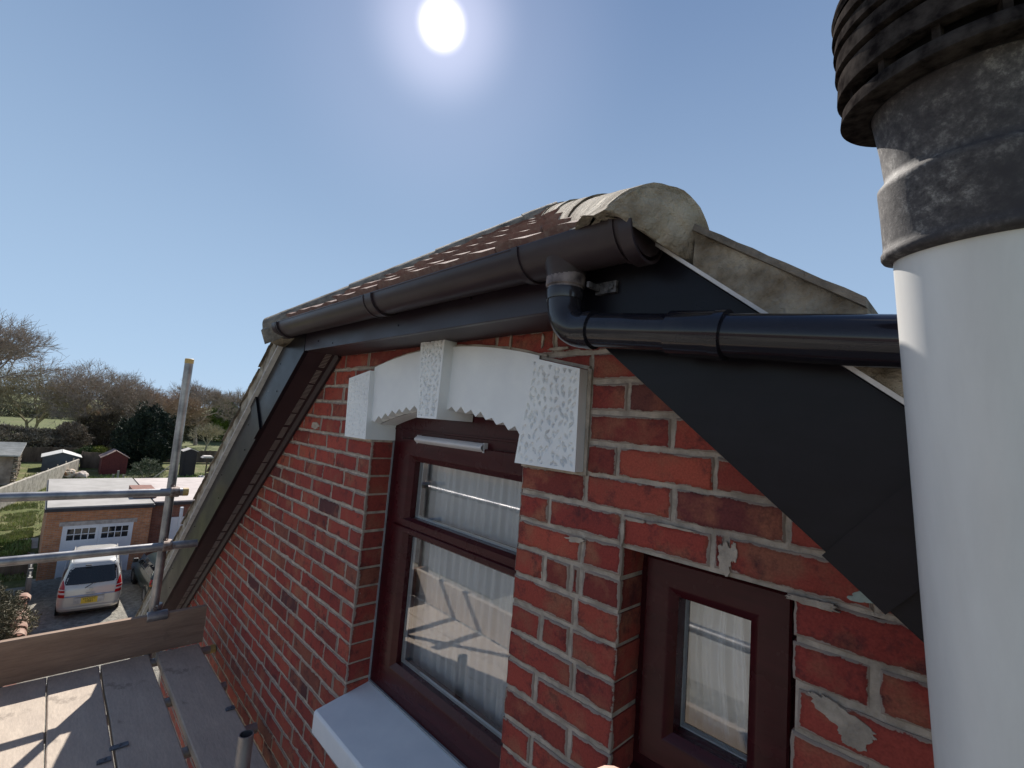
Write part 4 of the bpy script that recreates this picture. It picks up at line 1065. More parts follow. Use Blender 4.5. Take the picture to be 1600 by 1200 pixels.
# neighbour's extension with the pale roof to the right
ext = thing('brick_outbuilding', 'darker brick flat roofed outbuilding right of the garage, pale pinkish roof', 'outbuilding', (-26.2, 5, ZG0))
mb = MB(); mb.box((-34.2, 2.96, ZG0), (-26.1, 9.0, -4.96)); mb.build('wall', mORBR2, ext)
mb = MB(); mb.box((-34.3, 3.03, -4.95), (-25.95, 9.1, -4.82)); mb.build('roof_edge', mDKTRIM, ext)
mb = MB(); mb.box((-34.25, 3.06, -4.82), (-26.0, 9.05, -4.75)); mb.build('roof', mROOFP, ext)
mb = MB(); mb.box((-29.2, 2.35, -4.734), (-27.0, 3.25, -4.42)); mb.build('parapet', mORBR2, ext)
mb = MB(); mb.box((-26.07, 3.75, ZG0), (-26.0, 4.6, -5.55)); mb.build('door', mWPAINT, ext)
# white posts beside the drive
def box_thing(name, label, cat, boxes, m, group=None, bev=0):
    mb = MB()
    for a, b_ in boxes: mb.box(a, b_)
    return tag(mb.build(name, m, None, bevel=bev), label, cat, group)
mb = MB(); mb.tube([(-25.3, 4.05, ZG0), (-25.3, 4.05, -4.95)], .07, 12); tag(mb.build('white_post', mWPAINT, None), 'white upright post standing in front of the darker brick outbuilding', 'post')
# unseen extension added to shade the drive, hidden behind the rake board
nb_ = thing('shade_extension', 'unseen brick extension added to shade the driveway, hidden behind the rake board', 'extension', (-16, 7, ZG0))
mb = MB(); mb.box((-22.0, 4.75, ZG0), (-12.0, 8.5, -3.9)); mb.build('wall', mORBR2, nb_)
mb = MB(); mb.box((-22.2, 4.6, -3.9), (-11.8, 8.7, -3.7)); mb.build('roof', mROOFL, nb_)

# ---- vehicles
mCARW = None
def paint(name, col, metal=.3):
    m, t, b = base_mat(name); b.inputs['Base Color'].default_value = (*col, 1); b.inputs['Roughness'].default_value = .32; b.inputs['Metallic'].default_value = metal
    b.inputs['Coat Weight'].default_value = .6; b.inputs['Coat Roughness'].default_value = .08; return m
mRUB = simple('tyre_rubber', (.02, .02, .02), .85); mRIM = simple('alloy_rim', (.45, .45, .46), .35, .1, 5, metal=.8)
mREDL = simple('red_lens', (.42, .012, .015), .18, .1, 20); mCLRL = simple('clear_lens', (.75, .6, .58), .2, .1, 20); mORL = simple('orange_lens', (.6, .18, .04), .2)
mPLATE = simple('yellow_plate', (.75, .52, .05), .5, .03); mBLKP = simple('black_trim', (.015, .015, .016), .5)
def lerp(tab, z):
    if z <= tab[0][0]: return tab[0][1]
    for (a, va), (b_, vb) in zip(tab, tab[1:]):
        if z <= b_: return va+(vb-va)*(z-a)/(b_-a)
    return tab[-1][1]
def vehicle(name, label, cat, loc, rotz, L_, prof, col, tall, plate):
    # local: +x is the rear, rear bumper at x=0, front at x=-L_; y across; z up
    t_ = thing(name, label, cat, loc, rotz)
    rear, front, halfw = prof['rear'], prof['front'], prof['w']
    H = prof['h']
    body = MB(); P = []; nz = 34
    def ring(z, off=0):
        xr = lerp(rear, z)+off; xf = lerp(front, z)-off; w = lerp(halfw, z)+off; row_ = []
        rr = min(.22, w*.4)
        pts_ = []
        for (cx, cy, a0) in ((xr-rr, w-rr, 0), (xf+rr, w-rr, 90), (xf+rr, -w+rr, 180), (xr-rr, -w+rr, 270)):
            for k_ in range(9):
                a = R(a0+k_*11.25); rx = rr; pts_.append((cx+math.cos(a)*rx, cy+math.sin(a)*rr, z))
        # crown the rear a little
        return [(x+(.05*(1-(y/w)**2) if x > -.5*L_ else -.08*(1-(y/w)**2)), y, z_) for x, y, z_ in pts_]
    zs = [.26+(H-.26)*i/nz for i in range(nz+1)]
    for z in zs: P.append(ring(z))
    # roof crown
    xr, xf, w = lerp(rear, H), lerp(front, H), lerp(halfw, H)
    for kk in (.93, .8, .5, .05):
        P.append([((x-(xr+xf)/2)*kk+(xr+xf)/2, y*kk, H+.05*(1-kk*kk)**.7) for x, y, z in P[nz]])
    body.grid(P, closeu=True)
    body.build('body', col, t_, smooth=True, local=True, sharp=40)
    def rear_patch(nm, pts2, m, off=.006, sm_=False):
        # pts2: list of (y,z) rows -> panel following the rear surface
        mb = MB(); G2 = []
        for row_ in pts2:
            rw = []
            for (y, z) in row_:
                w = lerp(halfw, z); rr = min(.22, w*.4); ay = abs(y); dx = 0
                if ay > w-rr:
                    q = min(1, (ay-(w-rr))/rr); dx = rr*(1-math.sqrt(max(0, 1-q*q)))
                rw.append((lerp(rear, z)-dx+.05*(1-(y/w)**2)+off, y, z))
            G2.append(rw)
        mb.grid(G2); G3 = [[(p[0]-.03, p[1], p[2]) for p in r_] for r_ in G2]
        ed = G2[0]+[r_[-1] for r_ in G2[1:]]+G2[-1][-2::-1]+[r_[0] for r_ in G2[-2:0:-1]]; ed3 = G3[0]+[r_[-1] for r_ in G3[1:]]+G3[-1][-2::-1]+[r_[0] for r_ in G3[-2:0:-1]]
        n = len(ed); mb.add(ed+ed3, [(i, (i+1) % n, (i+1) % n+n, i+n) for i in range(n)])
        return mb.build(nm, m, t_, smooth=True, local=True, sharp=50)
    def trap(zb, zt, wb, wt, nr=8, nc=16, rnd=0):
        rows_ = []
        for i in range(nr+1):
            f = i/nr; w = wb+(wt-wb)*f
            if rnd: w -= rnd*(max(0, abs(f-.5)*2-.6)/.4)**2
            rows_.append([(-w+2*w*j/nc, zb+(zt-zb)*f) for j in range(nc+1)])
        return rows_
    q = prof['q']
    rear_patch('rear_window', trap(q['wz0'], q['wz1'], q['ww0'], q['ww1'], rnd=.06), mDGLASS, .005)
    for sgn in (-1, 1):
        for (z0_, z1_, m, wn) in q['tl']:
            rows_ = []
            for i in range(5):
                z = z0_+(z1_-z0_)*i/4; wz = lerp(halfw, z); win_ = lerp(q['tli'], z)
                rows_.append([(sgn*(win_+(wz-.012-win_)*j/6), z) for j in range(7)])
            rear_patch('tail_light', rows_, m, .008)
    if plate:
        pl = rear_patch('bumper', trap(.26, .40, lerp(halfw, .3)-.02, lerp(halfw, .4)-.02), col, .035)
        rear_patch('trim_strip', trap(.735, .775, lerp(halfw, .75)-.03, lerp(halfw, .75)-.03, 1, 24), simple('blue_grey_strip', (.28, .34, .46), .35), .007)
        mb = MB(); mb.box((.075, -.42, .50), (.085, .40, .70)); mb.build('plate_recess', simple('dull_silver', (.42, .42, .43), .4, metal=.3), t_, local=True, bevel=.004)
        mb = MB(); mb.box((.085, -.22, .50), (.092, .22, .70)); pl = mb.build('number_plate', mPLATE, t_, local=True, bevel=.003)
        # the plate's two rows of worn characters, as far as they can be made out
        cv = bpy.data.curves.new('t', 'FONT'); cv.body = 'WOOT\nV881'; cv.size = .105; cv.align_x = 'CENTER'; cv.space_line = .8; cv.extrude = .001
        to = bpy.data.objects.new('plate_text', cv); C.objects.link(to); dg = bpy.context.evaluated_depsgraph_get(); me = bpy.data.meshes.new_from_object(to.evaluated_get(dg)); bpy.data.objects.remove(to)
        me.materials.clear(); me.materials.append(mBLKP); me.transform(Matrix.Translation((.0935, 0, .617)) @ Matrix(((0, 0, 1, 0), (1, 0, 0, 0), (0, 1, 0, 0), (0, 0, 0, 1))))
        o = bpy.data.objects.new('plate_lettering', me); C.objects.link(o); o.parent = pl
        mb = MB(); zz = 1.02; mb.tube([(.07, -.16, zz-.0), (.085, -.05, zz+.08), (.05, .08, zz+.17)], [.014, .010, .007], 8); mb.build('wiper', mBLKP, t_, local=True)
        mb = MB(); mb.tube([(.10-.01, .0, .955), (.104, .0, .955)], .055, 20); mb.build('badge_ring', mRIM, t_, local=True)
        mb = MB(); mb.box((.07, -.12, .80), (.092, .12, .845)); mb.build('tailgate_handle', mRIM, t_, local=True, bevel=.006)
        mb = MB()
        for y in (-.62, .62): mb.tube([(-.25, y, H+.045), (-1.2, y, H+.085), (-2.4, y, H+.075)], .016, 8)
        mb.build('roof_rail', col, t_, local=True)
        mb = MB(); mb.box((-1.25, -.02, H+.03), (-1.22, .02, H+.1)); mb.build('aerial', mBLKP, t_, local=True)
        mb = MB(); mb.box((-.02, -.24, H-.035), (.045, -.08, H+.0)); mb.build('brake_light', mBLKP, t_, local=True, bevel=.004)
    for sgn in (-1, 1):       # side windows, mirrors
        mb = MB(); segs_ = q['side']
        for (xa, xb) in segs_:
            za, zb = q['sz0'], q['sz1']; ya = lerp(halfw, za)+.004; yb_ = lerp(halfw, zb)+.004
            vs = [(xa, sgn*ya, za), (xb, sgn*ya, za), (xb, sgn*yb_, zb), (xa, sgn*yb_, zb)]; vs += [(x, y-sgn*.03, z) for x, y, z in vs]
            mb.add(vs, [(0, 1, 2, 3), (4, 7, 6, 5), (0, 4, 5, 1), (1, 5, 6, 2), (2, 6, 7, 3), (3, 7, 4, 0)])
        mb.build('side_window', mDGLASS, t_, local=True)
        mb = MB(); xm = -L_+q['mir']; mb.box((xm, sgn*(lerp(halfw, 1.0)+.02)-.0, q['sz0']), (xm+.14, sgn*(lerp(halfw, 1.0)+.20), q['sz0']+.17)); mb.build('door_mirror', col if plate else mBLKP, t_, local=True, bevel=.03)
        for xw in (-.75, -L_+.85):
            c_ = Vector((xw, sgn*(lerp(halfw, .5)-.10), .31)); mb = MB(); mb.rev(c_, (0, sgn, 0), [(-.09, .2), (-.09, .29), (-.07, .31), (.085, .31), (.105, .29), (.105, .20), (-.09, .2)], 28); wh = mb.build('wheel', mRUB, t_, smooth=True, local=True)
            mb = MB(); mb.rev(c_, (0, sgn, 0), [(.05, .001), (.095, .05), (.08, .17), (.1, .2), (-.05, .2)], 24); mb.build('rim', mRIM, wh, smooth=True, local=True)
            ar = MB(); ar.rev(c_, (0, sgn, 0), [(.0, .37), (.101, .37), (.101, .33), (.0, .33), (.0, .37)], 28); ar.build('wheel_arch', mBLKP, t_, smooth=True, local=True)
    mb = MB(); mb.box((-L_+.2, -lerp(halfw, .3)+.06, .16), (-.12, lerp(halfw, .3)-.06, .30)); mb.build('underside', mBLKP, t_, local=True)
    return t_
vehicle('people_carrier', 'silver people carrier reversed view, parked facing the white garage doors', 'people carrier', (-20.48, .80, ZG0), R(-4.0), 4.4,
    dict(rear=[(.26, -.06), (.34, .0), (.75, .0), (1.0, -.04), (1.15, -.10), (1.70, -.33), (1.80, -.42)], front=[(.26, -4.3), (.5, -4.4), (.85, -4.35), (1.0, -4.1), (1.15, -3.75), (1.7, -2.9), (1.80, -2.75)],
         w=[(.26, .82), (.5, .86), (.95, .86), (1.1, .83), (1.7, .68), (1.80, .60)], h=1.80,
         q=dict(wz0=1.13, wz1=1.66, ww0=.74, ww1=.62, tl=[(.74, .84, mREDL, 0), (.845, .90, mCLRL, 0), (.905, .97, mREDL, 0), (.975, 1.0, mCLRL, 0), (1.005, 1.32, mREDL, 0)], tli=[(.7, .66), (1.1, .70), (1.32, .775)], side=[(-.45, -1.35), (-1.42, -2.3), (-2.37, -3.1)], sz0=1.16, sz1=1.62, mir=.95)),
    paint('silver_paint', (.56, .54, .50), .25), True, True)
vehicle('estate_car', 'dark green car mostly hidden behind the scaffold pole and rake board', 'car', (-20.3, 3.30, ZG0), R(2), 4.2,
    dict(rear=[(.26, -.06), (.4, .02), (.6, .0), (.9, -.06), (1.35, -.45), (1.42, -.55)], front=[(.26, -4.1), (.5, -4.2), (.8, -4.0), (.95, -3.2), (1.35, -2.5), (1.42, -2.4)],
         w=[(.26, .80), (.5, .85), (.85, .84), (1.0, .80), (1.35, .62), (1.42, .54)], h=1.42,
         q=dict(wz0=.95, wz1=1.33, ww0=.68, ww1=.56, tl=[(.74, .80, mORL, 0), (.805, .97, mREDL, 0)], tli=[(.7, .60), (1.0, .64)], side=[(-.5, -1.3), (-1.36, -2.2), (-2.26, -2.9)], sz0=.98, sz1=1.30, mir=1.25)),
    paint('dark_green_paint', (.010, .030, .028), .2), False, False)

# ---------------------------------------------------------------- garden structures
mCWALL = simple('weathered_concrete', (.30, .27, .22), .9, .3, 2.5, .5, 25, .01, col2=(.42, .38, .32))
mBRTIM = simple('brown_fence_timber', (.10, .07, .05), .9, .3, 3, col2=(.16, .12, .09), stretch=(1, 1, .2))
mGRTIM = simple('grey_fence_timber', (.20, .19, .17), .9, .3, 3, col2=(.32, .30, .27), stretch=(1, 1, .2))
def frame2(p0, p1):
    p0 = Vector(p0); p1 = Vector(p1); d = (p1-p0); L_ = d.length; a = math.atan2(d.y, d.x)
    return Matrix.Translation(p0) @ Matrix.Rotation(a, 4, 'Z'), L_
def panel_wall(name, label, cat, p0, p1, h, m, th=.1, pitch=1.83, post=None, cap=True, group=None, kind='boards'):
    M_, L_ = frame2(p0, p1); t_ = thing(name, label, cat, tuple(p0), 0, group)
    mb = MB(); n = max(1, int(L_/pitch))
    w = L_/n; rr = random.Random(int(L_*10))
    for i in range(n):
        a = i*w+.05; b_ = (i+1)*w-.05
        if kind == 'boards':
            k_ = int((b_-a)/.12)
            for j in range(k_):
                q = (b_-a)/k_; dz = rr.uniform(-.03, .03); mb.box((a+j*q+.003, -th/4+rr.uniform(-.01, .01), .04), (a+(j+1)*q-.003, th/4, h+dz), M=M_)
        else:
            k_ = max(1, int(h/.3))
            for j in range(k_): mb.box((a, -th/4, j*h/k_+.01), (b_, th/4, (j+1)*h/k_), M=M_)
    mb.build('panel', m, t_)
    mb = MB()
    for i in range(n+1): 
        pm = MB(); pm.box((i*w-.05, -.06, 0), (i*w+.05, .06, h+.08), M=M_); pm.build('fence_post', post or m, t_)
    return t_
def solid_wall(name, label, p0, p1, h0, h1, th, m):
    M_, L_ = frame2(p0, p1); mb = MB(); n = 30; P = []
    for i in range(n+1):
        x = L_*i/n; h = h0+(h1-h0)*i/n+.03*mnoise.noise((x*.8, 0, 2))
        P.append([tuple(M_ @ Vector(v)) for v in ((x, -th/2, 0), (x, -th/2, h), (x, 0, h+.05), (x, th/2, h), (x, th/2, 0))])
    mb.grid(P); mb.add(P[0], [tuple(range(5))]); mb.add(P[-1], [tuple(range(5))])
    for i in range(8):   # piers
        x = L_*(i+.5)/8; mb.box((x-.1, th/2-.02, 0), (x+.1, th/2+.035, h0-.05), M=M_)
    return tag(mb.build(name, m, None), label, 'wall')
solid_wall('garden_wall', 'long weathered concrete garden wall running away beyond the garage', (-40, -3.05, ZG0), (-62.2, 1.55, ZG0), 1.45, 1.15, .2, mCWALL)
# grey lean-to outbuilding with sheeted roof
ob = thing('log_store', 'low outbuilding with pale ribbed sheet roof and stacked log side, at the left edge', 'outbuilding', (-56, -4, ZG0))
mb = MB(); mb.box((-64.5, -8, ZG0), (-53.2, -2.65, -5.42)); mb.build('wall', simple('pinkish_render', (.34, .26, .21), .9, .3, 1.5, col2=(.45, .36, .30)), ob)
mb = MB(); mb.box((-65, -8.3, -5.36), (-52.4, -2.3, -5.28)); 
for i in range(16): mb.tube([(-65+i*.83, -8.3, -5.27), (-65+i*.83, -2.3, -5.27)], .05, 6)
mb.build('roof', simple('grey_sheet_roof', (.36, .36, .33), .8, .2, 1.5, col2=(.46, .45, .42)), ob)
mb = MB(); rr = random.Random(9)
for i in range(12):
    for j in range(30):
        x = -60.2+j*.235+rr.uniform(-.03, .03); z = ZG0+.1+i*.18+rr.uniform(-.02, .02); mb.tube([(x, -2.66, z), (x, -2.42+rr.uniform(-.05, .08), z)], rr.uniform(.06, .1), 7)
mb.build('log_stack', simple('cut_logs', (.22, .16, .11), .9, .5, 4, col2=(.50, .42, .32)), ob)
mb = MB(); mb.box((-64.3, -2.62, ZG0+.3), (-61, -2.55, -5.5)); mb.build('window', mDGLASS, ob)
def shed(name, label, cx, cy, w, d, he, hr, mw, mr, rot=0):
    # gable end faces +x
    t_ = thing(name, label, 'shed', (cx, cy, ZG0), rot)
    mb = MB(); p = [(-w/2, 0), (w/2, 0), (w/2, he), (0, hr), (-w/2, he)]; mb.prism(p, -d, 0, ax='x')
    for i in range(int(w/.16)): y = -w/2+.08+i*.16; mb.box((0, y-.008, .02), (.012, y+.008, he-.02))
    mb.build('wall', mw, t_, local=True)
    mb = MB()
    for s_ in (-1, 1):
        a = Vector((s_*w/2, he)); b_ = Vector((0, hr)); dd = (a-b_).normalized(); n_ = Vector((-dd.y, dd.x))*s_
        if n_.y < 0: n_ = -n_
        q = [b_+n_*.01, a+dd*.12+n_*.01, a+dd*.12+n_*.06, b_+n_*.06]; mb.prism([(v.x, v.y) for v in q], -d-.1, .12, ax='x')
    mb.build('roof', mr, t_, local=True); 
    mb = MB(); mb.box((.013, -.38, .05), (.03, .38, he-.15)); mb.build('door', mw, t_, local=True)
    return t_
shed('grey_shed', 'low grey shed with shallow pale roof behind the concrete wall', -62.5, .35, 2.7, 3.2, 1.3, 1.75, simple('grey_boards', (.13, .14, .15), .8, .15, 3), simple('pale_shed_roof', (.52, .52, .50), .8, .1, 2))
shed('red_shed', 'dark red gabled garden shed beneath the conifer', -59.2, 4.15, 2.0, 2.4, 1.65, 2.30, simple('red_stain', (.115, .022, .022), .8, .15, 5), simple('red_shed_felt', (.30, .20, .17), .9, .2, 3))
shed('dark_shed', 'narrow dark shed with pale roof right of the conifer behind the scaffold pole', -57, 10.0, 1.15, 1.5, 2.6, 2.85, simple('black_boards', (.03, .025, .03), .8, .15, 5), simple('pale_felt', (.45, .42, .40), .9, .2, 3))
panel_wall('garden_fence', 'brown board fence panel left of the red shed', 'fence', (-64.5, 1.9, ZG0), (-63, 5.2, ZG0), 1.7, mBRTIM)
panel_wall('garden_fence', 'dark low fence across the end of the garden under the bare trees', 'fence', (-70, -8, ZG0), (-70, 22, ZG0), 1.6, mBRTIM, pitch=2.5)
panel_wall('garden_fence', 'grey weathered fence panels along the left side of the driveway', 'fence', (-25.2, -.80, ZG0), (-21.8, -.78, ZG0), 1.15, mGRTIM, pitch=1.1)
panel_wall('garden_fence', 'brown low boarding across the bottom of the rough lawn', 'fence', (-26.6, -3.2, ZG0), (-26.6, -.9, ZG0), .85, mBRTIM, pitch=1.2)
box_thing('greenhouse', 'pale green greenhouse edge at the far left of the view', 'greenhouse', [((-39, -4.6, ZG0), (-36, -2.75, ZG0+1.9))], simple('greenhouse_glass', (.55, .62, .60), .2, .1, 2))
box_thing('cold_frame', 'pale cold frame at the far left below the guard rail', 'cold frame', [((-29.5, -3.4, ZG0), (-28.2, -2.1, ZG0+.75))], simple('cold_frame_paint', (.45, .52, .50), .5, .1, 2))
# paving
sheet('patio', [(-33.5, -1.7), (-31.2, -1.5), (-31.2, -.62), (-33.5, -.62)], ZG0+.004, simple('patio_slabs', (.42, .38, .32), .9, .15, 1.5))
# slab pile
def boulder(name, label, cat, c, r, m, seed, group=None, flat=1.0, n=10):
    mb = MB(); P = []
    for i in range(n+1):
        th_ = math.pi*i/n; row_ = []
        for j in range(2*n):
            ph = math.pi*j/n; v = Vector((math.sin(th_)*math.cos(ph), math.sin(th_)*math.sin(ph), math.cos(th_)*flat)); k_ = 1+.35*mnoise.noise(v*1.6+Vector((seed, 0, 0)))
            row_.append((c[0]+v.x*r[0]*k_, c[1]+v.y*r[1]*k_, c[2]+v.z*r[2]*k_))
        P.append(row_)
    mb.grid(P, closeu=True); return tag(mb.build(name, m, None), label, cat, group)
boulder('tarpaulin_heap', 'orange and cream covered heap at the end of the concrete wall', 'heap', (-57.5, .9, ZG0+.30), (.8, .50, .45), simple('orange_cream_cover', (.52, .26, .12), .7, .3, 1.6, col2=(.62, .52, .40), lo=.42, hi=.5), 3)
boulder('rubble_heap', 'pinkish cream slab heap beside the orange covered heap', 'heap', (-57.2, 1.75, ZG0+.20), (.7, .5, .38), simple('pink_slab', (.42, .34, .29), .8, .2, 2, col2=(.55, .47, .41)), 9)
rr = random.Random(31)
rub_lab = ['pale broken slab lying on the far lawn near the dark shed', 'low stone lump beside the dark shed', 'grey rubble lump nearest the rake board', 'flat pale slab in front of the dark shed']
for i, (x, y, s_) in enumerate(((-54, 10.0, .8), (-55.5, 11.0, .5), (-57, 12.2, .6), (-52, 9.0, .7))):
    boulder('garden_rubble', rub_lab[i], 'rubble', (x, y, ZG0+.08), (s_, s_*.7, .2), simple('pale_rubble', (.36, .34, .31), .9, .3, 3, col2=(.5, .48, .44)), i+20, 'rubble lumps in the far garden')
bt = thing('bird_table', 'square topped bird table standing right of the dark shed', 'bird table', (-56, 11.4, ZG0)); mb = MB(); mb.box((-56.05, 11.3, ZG0), (-55.95, 11.42, -5.6)); mb.build('post', mBRTIM, bt); mb = MB(); mb.prism([(-.55, 0), (.55, 0), (.35, .2), (-.35, .2)], -56.5, -55.5, ax='x'); mb.v = [(x, y+11.36, z-5.62) for x, y, z in mb.v]; mb.build('roof', simple('pale_table_roof', (.55, .5, .47), .8), bt)
for i, (y, h, x) in enumerate(((3.0, .8, -50), (3.4, 1.2, -50), (3.75, 1.5, -50), (4.2, 1.1, -50.3))):
    mb = MB(); mb.box((x-.07, y-.07, ZG0), (x+.07, y+.07, ZG0+h), M=Matrix.Translation((x, y, ZG0)) @ Matrix.Rotation(.05*(i-1.5), 4, 'X') @ Matrix.Translation((-x, -y, -ZG0)))
    tag(mb.build('garden_post', mGRTIM, None), ['shortest grey stake behind the garage roof', 'second grey stake behind the garage roof, from the left', 'tallest grey stake behind the garage roof', 'grey stake right of the tallest one'][i], 'stake', 'grey stakes behind the garage')
mb = MB(); mb.tube([(-50, 5.4, ZG0+.05), (-52, 7.6, ZG0+1.7)], .04, 6); tag(mb.build('leaning_pole', mGRTIM, None), 'thin pale pole leaning in front of the conifer', 'pole')
# clay ridge tiles along the low wall by the hedge
mb = MB(); mb.box((-22.0, -.98, ZG0), (-14, -.76, ZG0+.75)); dw = tag(mb.build('drive_wall', mORBR2, None), 'low brick wall along the left of the driveway beside the hedge', 'wall')
mCLAY = simple('clay_ridge', (.30, .13, .09), .9, .4, 3, col2=(.50, .36, .28))
rr = random.Random(2)
for i, x in enumerate((-20.9, -19.3, -18.75, -18.2, -17.6)):
    mb = MB(); P = []
    for q in range(2):
        P.append([(x-.2+.4*q, -.87+math.cos(math.pi*k_/10)*.19+rr.uniform(-.01, .01), ZG0+.76+math.sin(math.pi*k_/10)*.17) for k_ in range(11)])
    P2 = [[(v[0], -.87+(v[1]+.87)*.88, ZG0+.76+(v[2]-ZG0-.76)*.88) for v in r_] for r_ in P]
    mb.grid(P); mb.grid(P2); mb.grid([P[0], P2[0]]); mb.grid([P[1], P2[1]])
    o = mb.build('clay_ridge_tile', mCLAY, None, smooth=True); tag(o, ['clay ridge tile furthest along the drive wall, nearest the garage', 'clay ridge tile second furthest along the drive wall', 'reddest clay ridge tile on the drive wall', 'clay ridge tile just nearer than the reddest one', 'clay ridge tile nearest the toe board on the drive wall'][i], 'ridge tile', 'clay ridge tiles capping the drive wall')

# ---------------------------------------------------------------- plants
def leaf_mat(name, c1, c2, c3=None, tl=.25):
    m, t, b = base_mat(name); g = N(t, 'ShaderNodeNewGeometry')
    st_ = [(0, c1), (.6, c2), (1, c3 or sc(c2, 1.3))]
    r = ramp(t, g.outputs['Random Per Island'], st_); n = noise(t, .9, 3); f = ramp(t, n.outputs[0], [(.35, (.6, .6, .6)), (.65, (1.2, 1.2, 1.2))])
    t.links.new(mixc(t, 1, r.outputs[0], f.outputs[0], 'MULTIPLY'), b.inputs['Base Color']); b.inputs['Roughness'].default_value = .7; b.inputs['Specular IOR Level'].default_value = .25
    b.inputs['Transmission Weight'].default_value = 0
    return m
mBARK = simple('grey_brown_bark', (.27, .22, .18), .95, .3, 3, col2=(.46, .385, .32))
mBARKB = simple('brown_twigs', (.28, .20, .14), .95, .3, 2, col2=(.44, .33, .24))
mBARKG = simple('greenish_twigs', (.30, .27, .17), .95, .3, 2, col2=(.48, .43, .30))
def bare_tree(name, label, x, y, H, spread, m, seed, lev=5, group='bare trees beyond the gardens', lean=0, tr=.16, base=.25, twig=.02, stems=1, buds=None):
    rr = random.Random(seed); t_ = thing(name, label, 'tree', (x, y, ZG0), 0, group)
    tk = MB(); br = MB()
    def seg(mb, a, b_, r0, r1, n): mb.tube([a, (a+b_)/2+Vector((rr.uniform(-1, 1), rr.uniform(-1, 1), 0))*(a-b_).length*.05, b_], [r0, (r0+r1)/2, r1], n, False)
    def grow(p, d, l, r, k_):
        e_ = p+d*l
        if k_ <= 1 and False: pass
        (tk if k_ == 0 else br).tube if False else None
        seg(tk if k_ == 0 else br, p, e_, r, r*.68, 7 if k_ == 0 else (4 if k_ < 3 else 3))
        if k_ >= lev: return
        nc = (4 if k_ < 2 else (4 if k_ < lev-1 else 5))
        for c_ in range(nc):
            ang = R(rr.uniform(18, 48))*(1.0 if k_ else .9); az = 2*math.pi*(c_+rr.random())/nc
            u = d.orthogonal().normalized(); w = d.cross(u)
            nd_ = (d*math.cos(ang)+(u*math.cos(az)+w*math.sin(az))*math.sin(ang))
            nd_.z += .10; nd_.x *= spread; nd_.y *= spread; nd_.normalize()
            st = p+d*l*rr.uniform(.55 if k_ else .75, 1.0)
            grow(st, nd_, l*rr.uniform(.62, .86), max(twig*.6, r*.56), k_+1)
    for s_ in range(stems):
        a = rr.uniform(0, 6.28); d = Vector((math.cos(a)*.28*(stems > 1), math.sin(a)*.28*(stems > 1)+lean, 1)).normalized()
        grow(Vector((rr.uniform(-.3, .3)*(stems > 1), rr.uniform(-.3, .3)*(stems > 1), 0)), d, H*base, tr, 0)
    zmax = max(v[2] for v in br.v); k_ = H/zmax
    for mb in (tk, br): mb.v = [(v[0]*k_, v[1]*k_, v[2]*k_) for v in mb.v]
    tk.build('trunk', m, t_, local=True, recalc=False); br.build('crown', m, t_, local=True, recalc=False)
    return t_
GB = 'bare trees beyond the gardens'
bare_tree('bare_tree', 'tallest bare tree, cut by the left edge of the photo', -84, -8.3, 17.5, 1.12, mBARK, 1, 6, tr=.3, twig=.022)
bare_tree('bare_tree', 'thin bare tree between the tallest one and the dense brown one', -90, -2.6, 12.0, 1.2, mBARKG, 2, 6, tr=.18, twig=.02, stems=2)
bare_tree('bare_tree', 'dense brown bare tree with upright twigs, second from the left', -86, 3.4, 12.6, 1.15, mBARK, 3, 6, tr=.22, twig=.02, stems=2)
bare_tree('bare_tree', 'spreading brown bare tree left of the scaffold pole', -88, 8.2, 11.0, 1.2, mBARKB, 4, 6, tr=.22, twig=.02, stems=2)
bare_tree('bare_tree', 'rounded bare tree behind the scaffold pole', -92, 12.6, 10.0, 1.2, mBARKB, 5, 5, tr=.2, twig=.024, stems=3)
bare_tree('bare_tree', 'rounded grey bare tree just right of the scaffold pole', -100, 18.5, 12.2, 1.1, mBARK, 6, 6, tr=.25, twig=.025)
bare_tree('bare_tree', 'far bare tree top showing beside the rake board', -112, 27.5, 12, 1.05, mBARK, 7, 6, tr=.25, twig=.028)
bare_tree('small_bare_tree', 'small pale crooked bare tree in the field right of the pole', -78, 15.6, 5.2, 1.2, mBARKG, 8, 5, tr=.12, twig=.02, lean=.1)
